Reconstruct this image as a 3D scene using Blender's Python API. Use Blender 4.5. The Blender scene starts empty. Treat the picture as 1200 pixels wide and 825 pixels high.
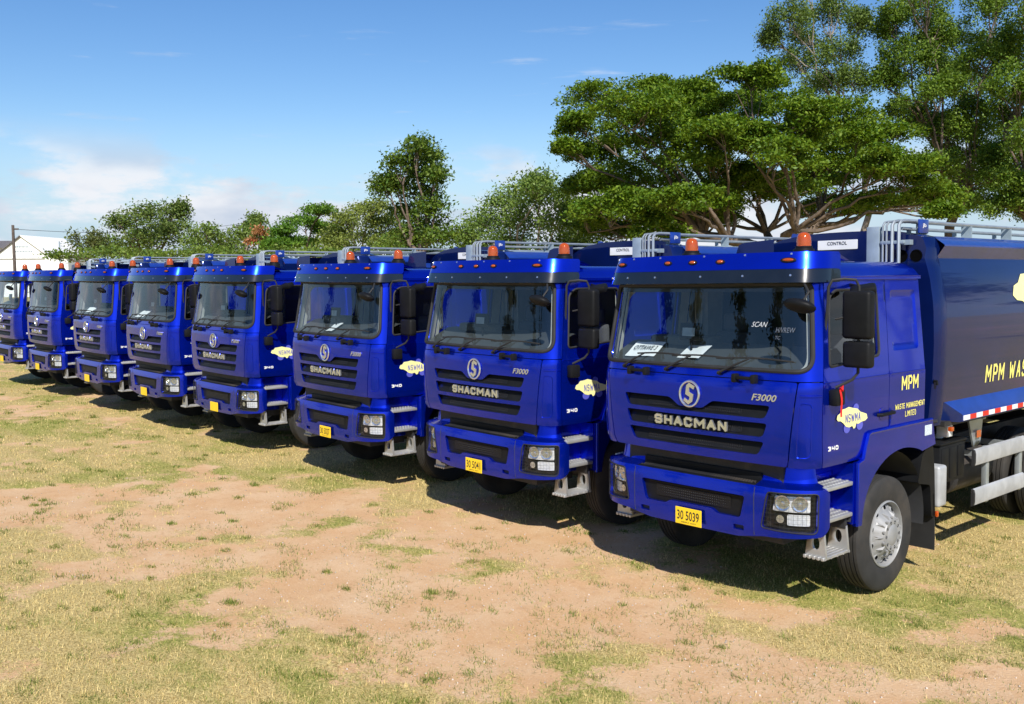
import bpy, bmesh, math, random
import numpy as np
from mathutils import Vector, Matrix, geometry
PI = math.pi
scn = bpy.context.scene
COL = scn.collection

# ---------------------------------------------------------------- camera
CP = Vector((5.6403, -7.208, 3.0267))
CR = Vector((0.6614, 0.75, -0.0048)); CU = Vector((-0.0562, 0.0559, 0.9969)); CD = Vector((-0.748, 0.659, -0.0791))
CR.normalize(); CD.normalize(); CU = CR.cross(CD).normalized(); CD = CU.cross(CR).normalized()
FPX = 1136.6
cam = bpy.data.cameras.new('camera'); cam.sensor_width = 36; cam.lens = 36 * FPX / 1200
cam.clip_start = 0.05; cam.clip_end = 5000
camo = bpy.data.objects.new('camera', cam); COL.objects.link(camo)
camo.matrix_world = Matrix(((CR.x, CU.x, -CD.x, CP.x), (CR.y, CU.y, -CD.y, CP.y), (CR.z, CU.z, -CD.z, CP.z), (0, 0, 0, 1)))
scn.camera = camo
def ray(px, py): return CD + CR * ((px - 600) / FPX) - CU * ((py - 412.5) / FPX)
def at(px, py, D): return CP + ray(px, py) * D
def ground_at(px, py):
    v = ray(px, py); return CP + v * (-CP.z / v.z)

# ---------------------------------------------------------------- sky, sun, exposure
SUN = Vector((0.90, -0.65, 1.0)).normalized()
world = bpy.data.worlds.new('World'); scn.world = world; world.use_nodes = True
wn = world.node_tree.nodes; wl = world.node_tree.links; wn.clear()
def N(tree, kind, **kw):
    n = tree.nodes.new(kind)
    for k, v in kw.items(): setattr(n, k, v)
    return n
wt = world.node_tree
wo = N(wt, 'ShaderNodeOutputWorld'); bg = N(wt, 'ShaderNodeBackground'); bg.inputs[1].default_value = 0.104
sky = N(wt, 'ShaderNodeTexSky', sky_type='NISHITA'); sky.sun_disc = False
sky.sun_elevation = math.asin(SUN.z); sky.sun_rotation = math.atan2(SUN.x, SUN.y)
sky.altitude = 0; sky.air_density = 1.0; sky.dust_density = 0.35; sky.ozone_density = 2.2
def MATH(tree, op, a, b=None, clamp=False):
    n = N(tree, 'ShaderNodeMath', operation=op, use_clamp=clamp)
    for i, v in enumerate((a, b)):
        if v is None: continue
        if isinstance(v, (int, float)): n.inputs[i].default_value = v
        else: tree.links.new(v, n.inputs[i])
    return n.outputs[0]
def RANGE(tree, v, a, b, c=0.0, d=1.0):
    n = N(tree, 'ShaderNodeMapRange', interpolation_type='SMOOTHSTEP'); tree.links.new(v, n.inputs[0])
    for i, x in enumerate((a, b, c, d)): n.inputs[i + 1].default_value = x
    return n.outputs[0]
tc = N(wt, 'ShaderNodeTexCoord'); sep = N(wt, 'ShaderNodeSeparateXYZ'); wl.new(tc.outputs['Generated'], sep.inputs[0])
zc = sep.outputs['Z']
def wnoise(scale, sx, sy, sz, det=6, rough=.55, off=0.0):
    mp = N(wt, 'ShaderNodeMapping'); mp.inputs['Scale'].default_value = (sx, sy, sz); mp.inputs['Location'].default_value = (off, off * .7, 0)
    wl.new(tc.outputs['Generated'], mp.inputs[0])
    n = N(wt, 'ShaderNodeTexNoise'); n.inputs['Scale'].default_value = scale; n.inputs['Detail'].default_value = det; n.inputs['Roughness'].default_value = rough
    wl.new(mp.outputs[0], n.inputs['Vector']); return n.outputs['Fac']
# low cumulus bank near the horizon + thin streaks higher up
cum = RANGE(wt, wnoise(6.0, 1, 1, 3.0, 9, .6, 0.4), .45, .58)
band = MATH(wt, 'MULTIPLY', RANGE(wt, zc, .0, .03), RANGE(wt, zc, .150, .085))
cumf = MATH(wt, 'MULTIPLY', cum, band)
wisp = RANGE(wt, wnoise(5.0, 1, 1, 9, 7, .62, 2.3), .60, .78)
wband = MATH(wt, 'MULTIPLY', RANGE(wt, zc, .08, .14), RANGE(wt, zc, .30, .2))
wispf = MATH(wt, 'MULTIPLY', MATH(wt, 'MULTIPLY', wisp, wband), .55)
veil = MATH(wt, 'MULTIPLY', RANGE(wt, zc, .17, .0), .92)
cf = MATH(wt, 'MAXIMUM', cumf, wispf)
cshade = N(wt, 'ShaderNodeMix', data_type='RGBA'); wl.new(RANGE(wt, wnoise(9.0, 1, 1, 2.5, 5, .5, 1.0), .35, .65), cshade.inputs[0])
cshade.inputs[6].default_value = (4.4, 5.0, 6.0, 1); cshade.inputs[7].default_value = (6.6, 6.8, 7.2, 1)
cm = N(wt, 'ShaderNodeMix', data_type='RGBA')
wl.new(cf, cm.inputs[0]); hsv = N(wt, 'ShaderNodeHueSaturation'); hsv.inputs['Saturation'].default_value = 1.30; hsv.inputs['Hue'].default_value = .508; wl.new(sky.outputs[0], hsv.inputs['Color']); hz_ = N(wt, 'ShaderNodeMix', data_type='RGBA'); wl.new(veil, hz_.inputs[0]); wl.new(hsv.outputs[0], hz_.inputs[6]); hz_.inputs[7].default_value = (3.6, 4.8, 6.2, 1); wl.new(hz_.outputs[2], cm.inputs[6]); wl.new(cshade.outputs[2], cm.inputs[7])
wl.new(cm.outputs[2], bg.inputs[0]); wl.new(bg.outputs[0], wo.inputs[0])
sl = bpy.data.lights.new('sun', 'SUN'); sl.energy = 5.0; sl.angle = math.radians(.53); sl.color = (1.0, .955, .88)
so = bpy.data.objects.new('sun', sl); COL.objects.link(so); so.location = (30, -30, 40)
so.rotation_euler = (-SUN).to_track_quat('-Z', 'Y').to_euler()
scn.view_settings.view_transform = 'Standard'; scn.view_settings.look = 'None'
scn.view_settings.exposure = 0.35; scn.view_settings.gamma = 1.0; scn.view_settings.use_curve_mapping = False

# ---------------------------------------------------------------- materials
M = {}
def mat(name, col, rough=.5, metal=0., coat=0., spec=.5, var=.12, scale=6., bump=0., dust=0., bscale=60., emit=None):
    m = bpy.data.materials.new(name); m.use_nodes = True; t = m.node_tree; b = t.nodes['Principled BSDF']
    b.inputs['Roughness'].default_value = rough; b.inputs['Metallic'].default_value = metal
    b.inputs['Coat Weight'].default_value = coat; b.inputs['Coat Roughness'].default_value = .04
    b.inputs['Specular IOR Level'].default_value = spec
    c = N(t, 'ShaderNodeTexCoord'); n = N(t, 'ShaderNodeTexNoise'); n.inputs['Scale'].default_value = scale; n.inputs['Detail'].default_value = 5
    t.links.new(c.outputs['Object'], n.inputs['Vector'])
    mx = N(t, 'ShaderNodeMix', data_type='RGBA')
    mx.inputs[6].default_value = (*[x * (1 - var) for x in col], 1); mx.inputs[7].default_value = (*[min(1, x * (1 + var)) for x in col], 1)
    t.links.new(RANGE(t, n.outputs['Fac'], .3, .7), mx.inputs[0]); out = mx.outputs[2]
    if dust > 0:
        n2 = N(t, 'ShaderNodeTexNoise'); n2.inputs['Scale'].default_value = 2.3; n2.inputs['Detail'].default_value = 9; n2.inputs['Roughness'].default_value = .7
        t.links.new(c.outputs['Object'], n2.inputs['Vector'])
        d = N(t, 'ShaderNodeMix', data_type='RGBA'); d.inputs[7].default_value = (.30, .23, .16, 1)
        t.links.new(MATH(t, 'MULTIPLY', RANGE(t, n2.outputs['Fac'], .42, .78), dust), d.inputs[0]); t.links.new(out, d.inputs[6]); out = d.outputs[2]
        r = N(t, 'ShaderNodeMapRange'); t.links.new(n2.outputs['Fac'], r.inputs[0]); r.inputs[3].default_value = rough * .85; r.inputs[4].default_value = min(1, rough * 1.25)
        t.links.new(r.outputs[0], b.inputs['Roughness'])
    t.links.new(out, b.inputs['Base Color'])
    if bump > 0:
        n3 = N(t, 'ShaderNodeTexNoise'); n3.inputs['Scale'].default_value = bscale; n3.inputs['Detail'].default_value = 4
        t.links.new(c.outputs['Object'], n3.inputs['Vector'])
        bp = N(t, 'ShaderNodeBump'); bp.inputs['Strength'].default_value = bump; bp.inputs['Distance'].default_value = .02
        t.links.new(n3.outputs['Fac'], bp.inputs['Height']); t.links.new(bp.outputs[0], b.inputs['Normal'])
    M[name] = m; return m
mat('lamp_silver', (.80, .82, .85), .25, .35, var=.12, scale=40)
mat('blue_paint', (.0016, .024, .56), .25, .82, .5, .3, .06, 3, bump=.012, bscale=2.2)
mat('body_blue', (.003, .011, .085), .18, .3, .6, .1, .1, 2, bump=.03, bscale=2.0)
mat('ledge_blue', (.008, .035, .24), .35, .1, .5)
mat('black_plastic', (.008, .0085, .0095), .5, spec=.15, var=.2, dust=.012, bump=.05, bscale=200)
mat('visor_black', (.008, .010, .014), .14, coat=.7)
mat('rubber', (.016, .016, .017), .7, var=.2)
mat('tyre', (.020, .0195, .019), .78, var=.2, dust=.12, bump=.1, bscale=90)
mat('rim_silver', (.30, .305, .31), .5, .25, dust=.2)
mat('alu', (.46, .46, .455), .45, .6, dust=.1, bump=.06, bscale=120)
mat('grey_guard', (.42, .43, .44), .45, .2, dust=.10)
mat('chrome', (.70, .73, .79), .14, .86, var=.03)
mat('steel_pipe', (.40, .44, .46), .38, .6, dust=.05)
mat('post_grey', (.25, .31, .35), .45, .1, dust=.05)
mat('chassis', (.018, .018, .02), .6, dust=.25)
mat('dash', (.05, .052, .05), .6, bump=.1, bscale=150)
mat('trim_light', (.36, .355, .33), .6)
mat('interior_dark', (.03, .031, .034), .7)
mat('seat', (.06, .06, .068), .85, bump=.15, bscale=200)
mat('white_paint', (.80, .80, .78), .5, var=.04)
mat('paper', (.82, .82, .80), .7, var=.05)
mat('ink', (.02, .02, .022), .6)
mat('plate_yellow', (.90, .60, .02), .4, var=.04)
mat('decal_yellow', (.86, .78, .20), .4, var=.04)
mat('decal_pale', (.86, .82, .36), .4, var=.05)
mat('decal_blue', (.09, .10, .50), .4, var=.1)
mat('tape_red', (.62, .02, .015), .35, var=.1)
mat('tape_white', (.78, .78, .76), .35, var=.05)
mat('ribbon_red', (.60, .012, .012), .55)
mat('marker_white', (.55, .58, .62), .8, var=.05)
mat('sticker', (.55, .62, .68), .4, var=.2, scale=90)
mat('bark', (.13, .095, .07), .9, var=.35, scale=5, bump=.8, bscale=14)
mat('bark_pale', (.24, .20, .16), .9, var=.3, scale=5, bump=.6, bscale=14)
mat('pole_wood', (.09, .07, .06), .85, var=.3, scale=4)
mat('house_white', (.80, .79, .76), .7, var=.04, scale=2)
mat('roof_grey', (.12, .11, .11), .8, var=.3, scale=5)
mat('hole_shade_black', (.002, .002, .002), .9, spec=.05)  # near-black colour that stands for the shade inside the frame holes
mat('mirror_glass', (.75, .76, .78), .03, 1.0, var=.02)
mat('stone', (.36, .31, .26), .9, var=.4, scale=30)
def lens(name, col, rough, trans):
    m = mat(name, col, rough, coat=.5, var=.08); b = m.node_tree.nodes['Principled BSDF']
    b.inputs['Transmission Weight'].default_value = trans; return m
lens('amber', (.72, .12, .01), .08, .5)
lens('amber_dark', (.55, .10, .02), .12, .25)
def glass(name, tint, ior):
    m = bpy.data.materials.new(name); m.use_nodes = True; t = m.node_tree; t.nodes.clear()
    o = N(t, 'ShaderNodeOutputMaterial'); tr = N(t, 'ShaderNodeBsdfTransparent'); tr.inputs[0].default_value = (*tint, 1)
    gl = N(t, 'ShaderNodeBsdfGlossy'); gl.inputs['Roughness'].default_value = .005; gl.inputs[0].default_value = (.92, .96, 1, 1)
    lw = N(t, 'ShaderNodeLayerWeight'); lw.inputs[0].default_value = .5; f0 = ((ior - 1) / (ior + 1)) ** 2
    frv = MATH(t, 'ADD', MATH(t, 'MULTIPLY', MATH(t, 'POWER', lw.outputs['Facing'], 5.0), 1 - f0), f0)
    nz = N(t, 'ShaderNodeTexNoise'); nz.inputs['Scale'].default_value = 3; nz.inputs['Detail'].default_value = 4
    c = N(t, 'ShaderNodeTexCoord'); t.links.new(c.outputs['Object'], nz.inputs['Vector'])
    df = N(t, 'ShaderNodeBsdfDiffuse'); df.inputs[0].default_value = (.5, .48, .42, 1)
    m0 = N(t, 'ShaderNodeMixShader'); t.links.new(RANGE(t, nz.outputs['Fac'], .5, .85, .0, .005), m0.inputs[0])
    t.links.new(tr.outputs[0], m0.inputs[1]); t.links.new(df.outputs[0], m0.inputs[2])
    mx = N(t, 'ShaderNodeMixShader'); t.links.new(frv, mx.inputs[0]); t.links.new(m0.outputs[0], mx.inputs[1]); t.links.new(gl.outputs[0], mx.inputs[2])
    t.links.new(mx.outputs[0], o.inputs[0]); M[name] = m
glass('windscreen_glass', (.80, .86, .88), 1.72)
glass('side_glass', (.86, .91, .92), 1.5)
glass('clear_lens', (.95, .96, .97), 1.5)
# perforated grille face: rows of small dark cells between fine webs
def grille_mat():
    m = mat('grille_mesh', (.007, .007, .008), .5, spec=.3); t = m.node_tree; b = t.nodes['Principled BSDF']
    c = N(t, 'ShaderNodeTexCoord'); v = N(t, 'ShaderNodeTexVoronoi'); v.inputs['Scale'].default_value = 42; v.inputs['Randomness'].default_value = .12
    t.links.new(c.outputs['Object'], v.inputs['Vector'])
    bp = N(t, 'ShaderNodeBump'); bp.inputs['Strength'].default_value = .9; bp.inputs['Distance'].default_value = .015
    t.links.new(RANGE(t, v.outputs['Distance'], .2, .5), bp.inputs['Height']); t.links.new(bp.outputs[0], b.inputs['Normal'])
grille_mat()

# ---------------------------------------------------------------- mesh helpers
def in_poly(x, y, P):
    c = False; j = len(P) - 1
    for i in range(len(P)):
        xi, yi = P[i]; xj, yj = P[j]
        if (yi > y) != (yj > y) and x < (xj - xi) * (y - yi) / (yj - yi) + xi: c = not c
        j = i
    return c
def resample(P, res):
    out = []
    for i in range(len(P)):
        a = P[i]; b = P[(i + 1) % len(P)]; L = math.hypot(b[0] - a[0], b[1] - a[1]); n = max(1, int(math.ceil(L / res - 1e-6)))
        for k in range(n): out.append((a[0] + (b[0] - a[0]) * k / n, a[1] + (b[1] - a[1]) * k / n))
    return out
def rpoly(P, r, n=5):
    """round the corners of a polygon; r is one radius or one per corner"""
    out = []; m = len(P)
    for i in range(m):
        rr = r[i] if isinstance(r, (list, tuple)) else r
        p0 = Vector(P[i - 1]); p = Vector(P[i]); p1 = Vector(P[(i + 1) % m])
        a = (p0 - p); b = (p1 - p); k = min(rr, a.length * .48, b.length * .48)
        if k < 1e-4: out.append(tuple(p)); continue
        a = p + a.normalized() * k; b = p + b.normalized() * k
        for j in range(n + 1):
            u = j / n; q = a * (1 - u) ** 2 + p * 2 * u * (1 - u) + b * u * u; out.append((q.x, q.y))
    return out
def rrect(x0, x1, y0, y1, r, n=5): return rpoly([(x0, y0), (x1, y0), (x1, y1), (x0, y1)], r, n)
def flatXZ(y=0): return lambda u, v, d=0: Vector((u, y - d, v))
class MB:
    def __init__(s): s.v = []; s.f = []
    def add(s, vs, fs):
        o = len(s.v); s.v += [tuple(p) for p in vs]; s.f += [tuple(i + o for i in f) for f in fs]; return s
    def box(s, x0, x1, y0, y1, z0, z1, bev=0., seg=2, mtx=None):
        if bev <= 0:
            vs = [(x, y, z) for z in (z0, z1) for y in (y0, y1) for x in (x0, x1)]
            fs = [(0, 2, 3, 1), (4, 5, 7, 6), (0, 1, 5, 4), (2, 6, 7, 3), (0, 4, 6, 2), (1, 3, 7, 5)]
        else:
            bm = bmesh.new(); bmesh.ops.create_cube(bm, size=1)
            for w in bm.verts: w.co = Vector(((x0 + x1) / 2 + w.co.x * (x1 - x0), (y0 + y1) / 2 + w.co.y * (y1 - y0), (z0 + z1) / 2 + w.co.z * (z1 - z0)))
            bmesh.ops.bevel(bm, geom=bm.edges[:], offset=bev, segments=seg, profile=.5, affect='EDGES')
            bm.verts.index_update(); vs = [w.co.copy() for w in bm.verts]; fs = [[w.index for w in f.verts] for f in bm.faces]; bm.free()
        if mtx: vs = [mtx @ Vector(p) for p in vs]
        return s.add(vs, fs)
    def tube(s, path, r, n=8, closed=False, cap=True):
        P = [Vector(p) for p in path]; m = len(P); vs = []; fs = []; up = None
        for i in range(m):
            a = P[i - 1] if (i > 0 or closed) else P[i]; b = P[(i + 1) % m] if (i < m - 1 or closed) else P[i]
            t = (b - a)
            if t.length < 1e-9: t = Vector((0, 0, 1))
            t.normalize()
            if up is None: up = Vector((0, 0, 1)) if abs(t.z) < .9 else Vector((1, 0, 0))
            x = up - t * up.dot(t)
            if x.length < 1e-4: x = t.orthogonal()
            x.normalize(); up = x; y = t.cross(x); rr = r[i] if isinstance(r, (list, tuple)) else r
            for k in range(n): a_ = 2 * PI * k / n; vs.append(P[i] + (x * math.cos(a_) + y * math.sin(a_)) * rr)
        for i in range(m if closed else m - 1):
            for k in range(n):
                j = (i + 1) % m; fs.append((i * n + k, i * n + (k + 1) % n, j * n + (k + 1) % n, j * n + k))
        if cap and not closed: fs.append(tuple(range(n))[::-1]); fs.append(tuple((m - 1) * n + k for k in range(n)))
        return s.add(vs, fs)
    def lathe(s, prof, n=24, mtx=None, closed=False):
        """prof: (radius, height) pairs, axis z"""
        vs = []; fs = []; m = len(prof); mtx = mtx or Matrix()
        for r, h in prof:
            for k in range(n): a = 2 * PI * k / n; vs.append(mtx @ Vector((r * math.cos(a), r * math.sin(a), h)))
        for i in range(m if closed else m - 1):
            j = (i + 1) % m
            for k in range(n): fs.append((i * n + k, i * n + (k + 1) % n, j * n + (k + 1) % n, j * n + k))
        if not closed:
            if prof[0][0] > 1e-6: fs.append(tuple(range(n))[::-1])
            if prof[-1][0] > 1e-6: fs.append(tuple((m - 1) * n + k for k in range(n)))
        return s.add(vs, fs)
    def ball(s, c, r, n=12, m=8):
        rx, ry, rz = r if isinstance(r, (tuple, list)) else (r, r, r)
        prof = [(max(1e-5, math.sin(PI * i / m)), -math.cos(PI * i / m)) for i in range(m + 1)]
        return s.lathe(prof, n, Matrix.Translation(c) @ Matrix.Diagonal((rx, ry, rz, 1)))
    def panel(s, outer, holes, F, res=.06, d=0., thick=0., grid=True):
        """sheet cut from the surface F(u,v,d): outer loop, holes, optional thickness with closed edges"""
        loops = [resample(outer, res)] + [resample(h, res) for h in holes]
        pts = []; edges = []
        for L in loops:
            o = len(pts); pts += L; edges += [(o + i, o + (i + 1) % len(L)) for i in range(len(L))]
        nb = len(pts)
        if grid:
            xs = [p[0] for p in loops[0]]; ys = [p[1] for p in loops[0]]
            B = np.array(pts); nx = int((max(xs) - min(xs)) / res); ny = int((max(ys) - min(ys)) / res)
            for i in range(1, nx + 1):
                for j in range(1, ny + 1):
                    x = min(xs) + (max(xs) - min(xs)) * i / (nx + 1); y = min(ys) + (max(ys) - min(ys)) * j / (ny + 1)
                    if in_poly(x, y, loops[0]) and not any(in_poly(x, y, h) for h in loops[1:]) and np.min(np.hypot(B[:nb, 0] - x, B[:nb, 1] - y)) > res * .45: pts.append((x, y))
        V, E, T = geometry.delaunay_2d_cdt([Vector(p) for p in pts], edges, [], 0, 1e-6)[:3]
        fs = []
        for f in T:
            cx = sum(V[i].x for i in f) / len(f); cy = sum(V[i].y for i in f) / len(f)
            if in_poly(cx, cy, loops[0]) and not any(in_poly(cx, cy, h) for h in loops[1:]): fs.append(tuple(f))
        dd = d if callable(d) else (lambda u, v: d)
        s.add([F(p.x, p.y, dd(p.x, p.y)) for p in V], fs)
        if thick:
            s.add([F(p.x, p.y, dd(p.x, p.y) - thick) for p in V], [f[::-1] for f in fs])
            for L in loops: s.strip([F(x, y, dd(x, y)) for x, y in L], [F(x, y, dd(x, y) - thick) for x, y in L])
        return s
    def strip(s, A, B, closed=True):
        n = len(A); fs = [(i, (i + 1) % n, n + (i + 1) % n, n + i) for i in range(n if closed else n - 1)]
        return s.add(list(A) + list(B), fs)
    def grid(s, F, us, vs):
        nu = len(us); P = [F(u, v) for v in vs for u in us]
        return s.add(P, [(j * nu + i, j * nu + i + 1, (j + 1) * nu + i + 1, (j + 1) * nu + i) for j in range(len(vs) - 1) for i in range(nu - 1)])
    def mesh(s, name, m, smooth=35):
        me = bpy.data.meshes.new(name); me.from_pydata(s.v, [], s.f)
        bm = bmesh.new(); bm.from_mesh(me); bmesh.ops.remove_doubles(bm, verts=bm.verts, dist=1e-5); bmesh.ops.recalc_face_normals(bm, faces=bm.faces); bm.to_mesh(me); bm.free()
        me.materials.append(M[m] if isinstance(m, str) else m)
        if smooth: me.shade_smooth(); me.set_sharp_from_angle(angle=math.radians(smooth))
        return me
    def build(s, name, m, parent=None, smooth=35):
        o = bpy.data.objects.new(name, s.mesh(name, m, smooth)); COL.objects.link(o)
        if parent: o.parent = parent
        return o
def obj_from(name, me, parent=None):
    o = bpy.data.objects.new(name, me); COL.objects.link(o); o.parent = parent; return o
def empty(name, loc=(0, 0, 0)):
    o = bpy.data.objects.new(name, None); COL.objects.link(o); o.location = loc; o.empty_display_size = .3; return o
def tag(o, label=None, cat=None, group=None, kind=None):
    if label: o['label'] = label
    if cat: o['category'] = cat
    if group: o['group'] = group
    if kind: o['kind'] = kind
    return o
_tx = {}
def text_geo(txt, bold=0., ext=0.):
    k = (txt, bold, ext)
    if k not in _tx:
        cu = bpy.data.curves.new('t', 'FONT'); cu.body = txt; cu.size = 1; cu.offset = bold; cu.extrude = ext; cu.resolution_u = 3
        ob = bpy.data.objects.new('t', cu); COL.objects.link(ob); bpy.context.view_layer.update()
        me = bpy.data.meshes.new_from_object(ob.evaluated_get(bpy.context.evaluated_depsgraph_get()))
        _tx[k] = ([v.co.copy() for v in me.vertices], [tuple(p.vertices) for p in me.polygons])
        bpy.data.objects.remove(ob); bpy.data.curves.remove(cu); bpy.data.meshes.remove(me)
    return _tx[k]
def text_on(mb, txt, F, u0, u1, v0, v1, d=.004, depth=0., bold=.012, shear=0.):
    """lettering fitted into the u,v box of the surface F; weight comes from shifted copies stepped in depth"""
    V, Fc = text_geo(txt, min(bold, .012), .5 if depth else 0)
    xs = [p.x for p in V]; ys = [p.y for p in V]; ax, bx_, ay, by_ = min(xs), max(xs), min(ys), max(ys)
    ex = max(0., bold - .012) * 1.1 * (u1 - u0) / (bx_ - ax)
    for k, (du, dv) in enumerate([(0, 0)] if ex <= 0 else [(0, 0), (-ex, ex * .4), (ex, -ex * .4)]):
        out = []
        for p in V:
            a = (p.x - ax) / (bx_ - ax); b = (p.y - ay) / (by_ - ay); u = u0 + (u1 - u0) * a + shear * b + du
            out.append(F(u, v0 + (v1 - v0) * b + dv, d + k * .0007 + (depth * (p.z + .5) if depth else 0)))
        mb.add(out, Fc)
    return mb

GL = {'A': [[(0, 0), (.5, 1), (1, 0)], [(.2, .33), (.8, .33)]], 'C': [[(1, .82), (.78, 1), (.22, 1), (0, .8), (0, .2), (.22, 0), (.78, 0), (1, .18)]], 'D': [[(0, 0), (0, 1), (.65, 1), (1, .75), (1, .25), (.65, 0), (0, 0)]],
 'E': [[(1, 0), (0, 0), (0, 1), (1, 1)], [(0, .52), (.8, .52)]], 'G': [[(1, .82), (.78, 1), (.22, 1), (0, .8), (0, .2), (.22, 0), (.78, 0), (1, .2), (1, .48), (.6, .48)]], 'H': [[(0, 0), (0, 1)], [(1, 0), (1, 1)], [(0, .5), (1, .5)]],
 'I': [[(.5, 0), (.5, 1)]], 'L': [[(0, 1), (0, 0), (1, 0)]], 'M': [[(0, 0), (0, 1), (.5, .35), (1, 1), (1, 0)]], 'N': [[(0, 0), (0, 1), (1, 0), (1, 1)]], 'P': [[(0, 0), (0, 1), (.75, 1), (1, .85), (1, .6), (.75, .45), (0, .45)]],
 'S': [[(1, .84), (.78, 1), (.2, 1), (0, .85), (0, .65), (.2, .52), (.8, .48), (1, .35), (1, .15), (.8, 0), (.2, 0), (0, .16)]], 'T': [[(0, 1), (1, 1)], [(.5, 0), (.5, 1)]], 'W': [[(0, 1), (.22, 0), (.5, .75), (.78, 0), (1, 1)]],
 '3': [[(0, 1), (.8, 1), (1, .8), (1, .65), (.8, .52), (.35, .52)], [(.8, .52), (1, .38), (1, .2), (.8, 0), (0, 0)]], '4': [[(0, 1), (0, .42), (1, .42)], [(1, 1), (1, 0)]], '0': [[(.2, 0), (0, .2), (0, .8), (.2, 1), (.8, 1), (1, .8), (1, .2), (.8, 0), (.2, 0)]]}
WID = {'I': .22, 'M': 1.25, 'W': 1.4, ' ': .5}
def block_text(mb, txt, F, u0, u1, v0, v1, d=.004, depth=0., wt_=.2, shear=0., gap=.38):
    """bold block capitals built stroke by stroke on the surface F; strokes step by a hair in depth where they cross"""
    ws = [WID.get(c, 1.) for c in txt]; tot = sum(ws) + gap * (len(txt) - 1); k = (u1 - u0) / tot; hgt = v1 - v0; x = 0; j = 0
    st = wt_ * min(k * .9, hgt); hs_ = st / 2
    for c, w in zip(txt, ws):
        for pl in GL.get(c, []):
            P = [Vector((u0 + k * x + hs_ + px_ * (k * w - st), v0 + hs_ + py_ * (hgt - st))) for px_, py_ in pl]
            for a, b in zip(P, P[1:]):
                t = (b - a).normalized(); n = Vector((-t.y, t.x)) * hs_; e = t * hs_ * .75; q4 = [a - e - n, b + e - n, b + e + n, a - e + n]; dd = d + (j % 5) * .0006; j += 1
                sh = lambda q: shear * (q.y - v0) / hgt
                top = [F(q.x + sh(q), q.y, dd + depth) for q in q4]
                if depth:
                    bot = [F(q.x + sh(q), q.y, dd) for q in q4]; mb.add(bot + top, [(4, 5, 6, 7), (0, 1, 5, 4), (1, 2, 6, 5), (2, 3, 7, 6), (3, 0, 4, 7)])
                else: mb.add(top, [(0, 1, 2, 3)])
        x += w + gap
    return mb

# ================================================================ the truck (local frame: X across, Y towards the tail, Z up, origin under the middle of the bumper)
def lerp(a, b, k): return a + (b - a) * k
def pw(z, T):
    if z <= T[0][0]: return T[0][1]
    for (a, p), (b, q) in zip(T, T[1:]):
        if z <= b: return p + (q - p) * (z - a) / (b - a)
    return T[-1][1]
CAB_W = [(1.30, 1.19), (1.34, 1.225), (1.40, 1.24), (2.06, 1.245), (2.10, 1.238), (2.96, 1.155)]
CAB_F = [(1.30, .055), (1.34, .03), (1.42, .012), (1.60, .002), (1.85, .0), (2.03, .006), (2.09, .018), (2.16, .03), (2.96, .145)]
YR = 2.09; TH0 = math.radians(5.6)
def plan(a, w, flat0, rx, ry, yf, bow, A1, YRear, Yc0):
    """point on a plan outline at arc parameter a >= 0"""
    flat = w - rx
    if a <= flat0:
        x = a * flat / flat0; return x, yf + bow * (x / flat) ** 2
    if a <= A1:
        th = TH0 + (a - flat0) / (A1 - flat0) * (PI / 2 - TH0)
        return flat + rx * (math.sin(th) - math.sin(TH0)) / (1 - math.sin(TH0)), yf + bow + ry * (math.cos(TH0) - math.cos(th)) / math.cos(TH0)
    Yc = yf + bow + ry
    return w, Yc + (a - A1) * (YRear - Yc) / (YRear - Yc0)
def surf(P):
    def F(t, z, d=0.):
        def p(t, z): s = 1 if t >= 0 else -1; x, y = P(abs(t), z); return Vector((s * x, y, z))
        q = p(t, z)
        if d:
            e = .004; n = (p(t + e, z) - p(t - e, z)).cross(p(t, z + e) - p(t, z - e))
            q = q + n.normalized() * d
        return q
    return F
CA0, CA1 = 1.02, 1.02 + .3456
cab = surf(lambda a, z: plan(a, pw(z, CAB_W), CA0, .22, .22, pw(z, CAB_F), .05, CA1, YR, .27))
def tY(Y): return CA1 + (Y - .27)            # side position (at door height) -> surface parameter
BA1 = .86 + .56
bump = surf(lambda a, z: plan(a, 1.25, .86, .39, .32, pw(z, [(.64, .03), (.72, .004), (1.06, 0), (1.15, .02)]), .015, BA1, .8, .335))
VA1 = .92 + .42
visor = surf(lambda a, z: plan(a, pw(z, [(2.93, 1.222), (3.057, 1.205), (3.2, 1.178)]), .92, .27, .30, pw(z, [(2.93, -.03), (3.057, .012), (3.2, .064)]), .085, VA1, .9, .405))
mir = lambda L: [(-x, y) for x, y in L][::-1]

def cyl(mb, c, r, h, axis='z', n=16, bev=.0):
    R = {'z': Matrix(), 'y': Matrix.Rotation(-PI / 2, 4, 'X'), 'x': Matrix.Rotation(PI / 2, 4, 'Y')}[axis]
    pr = [(r - bev, 0), (r, bev), (r, h - bev), (r - bev, h)] if bev else [(r, 0), (r, h)]
    return mb.lathe(pr, n, Matrix.Translation(c) @ R)

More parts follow.
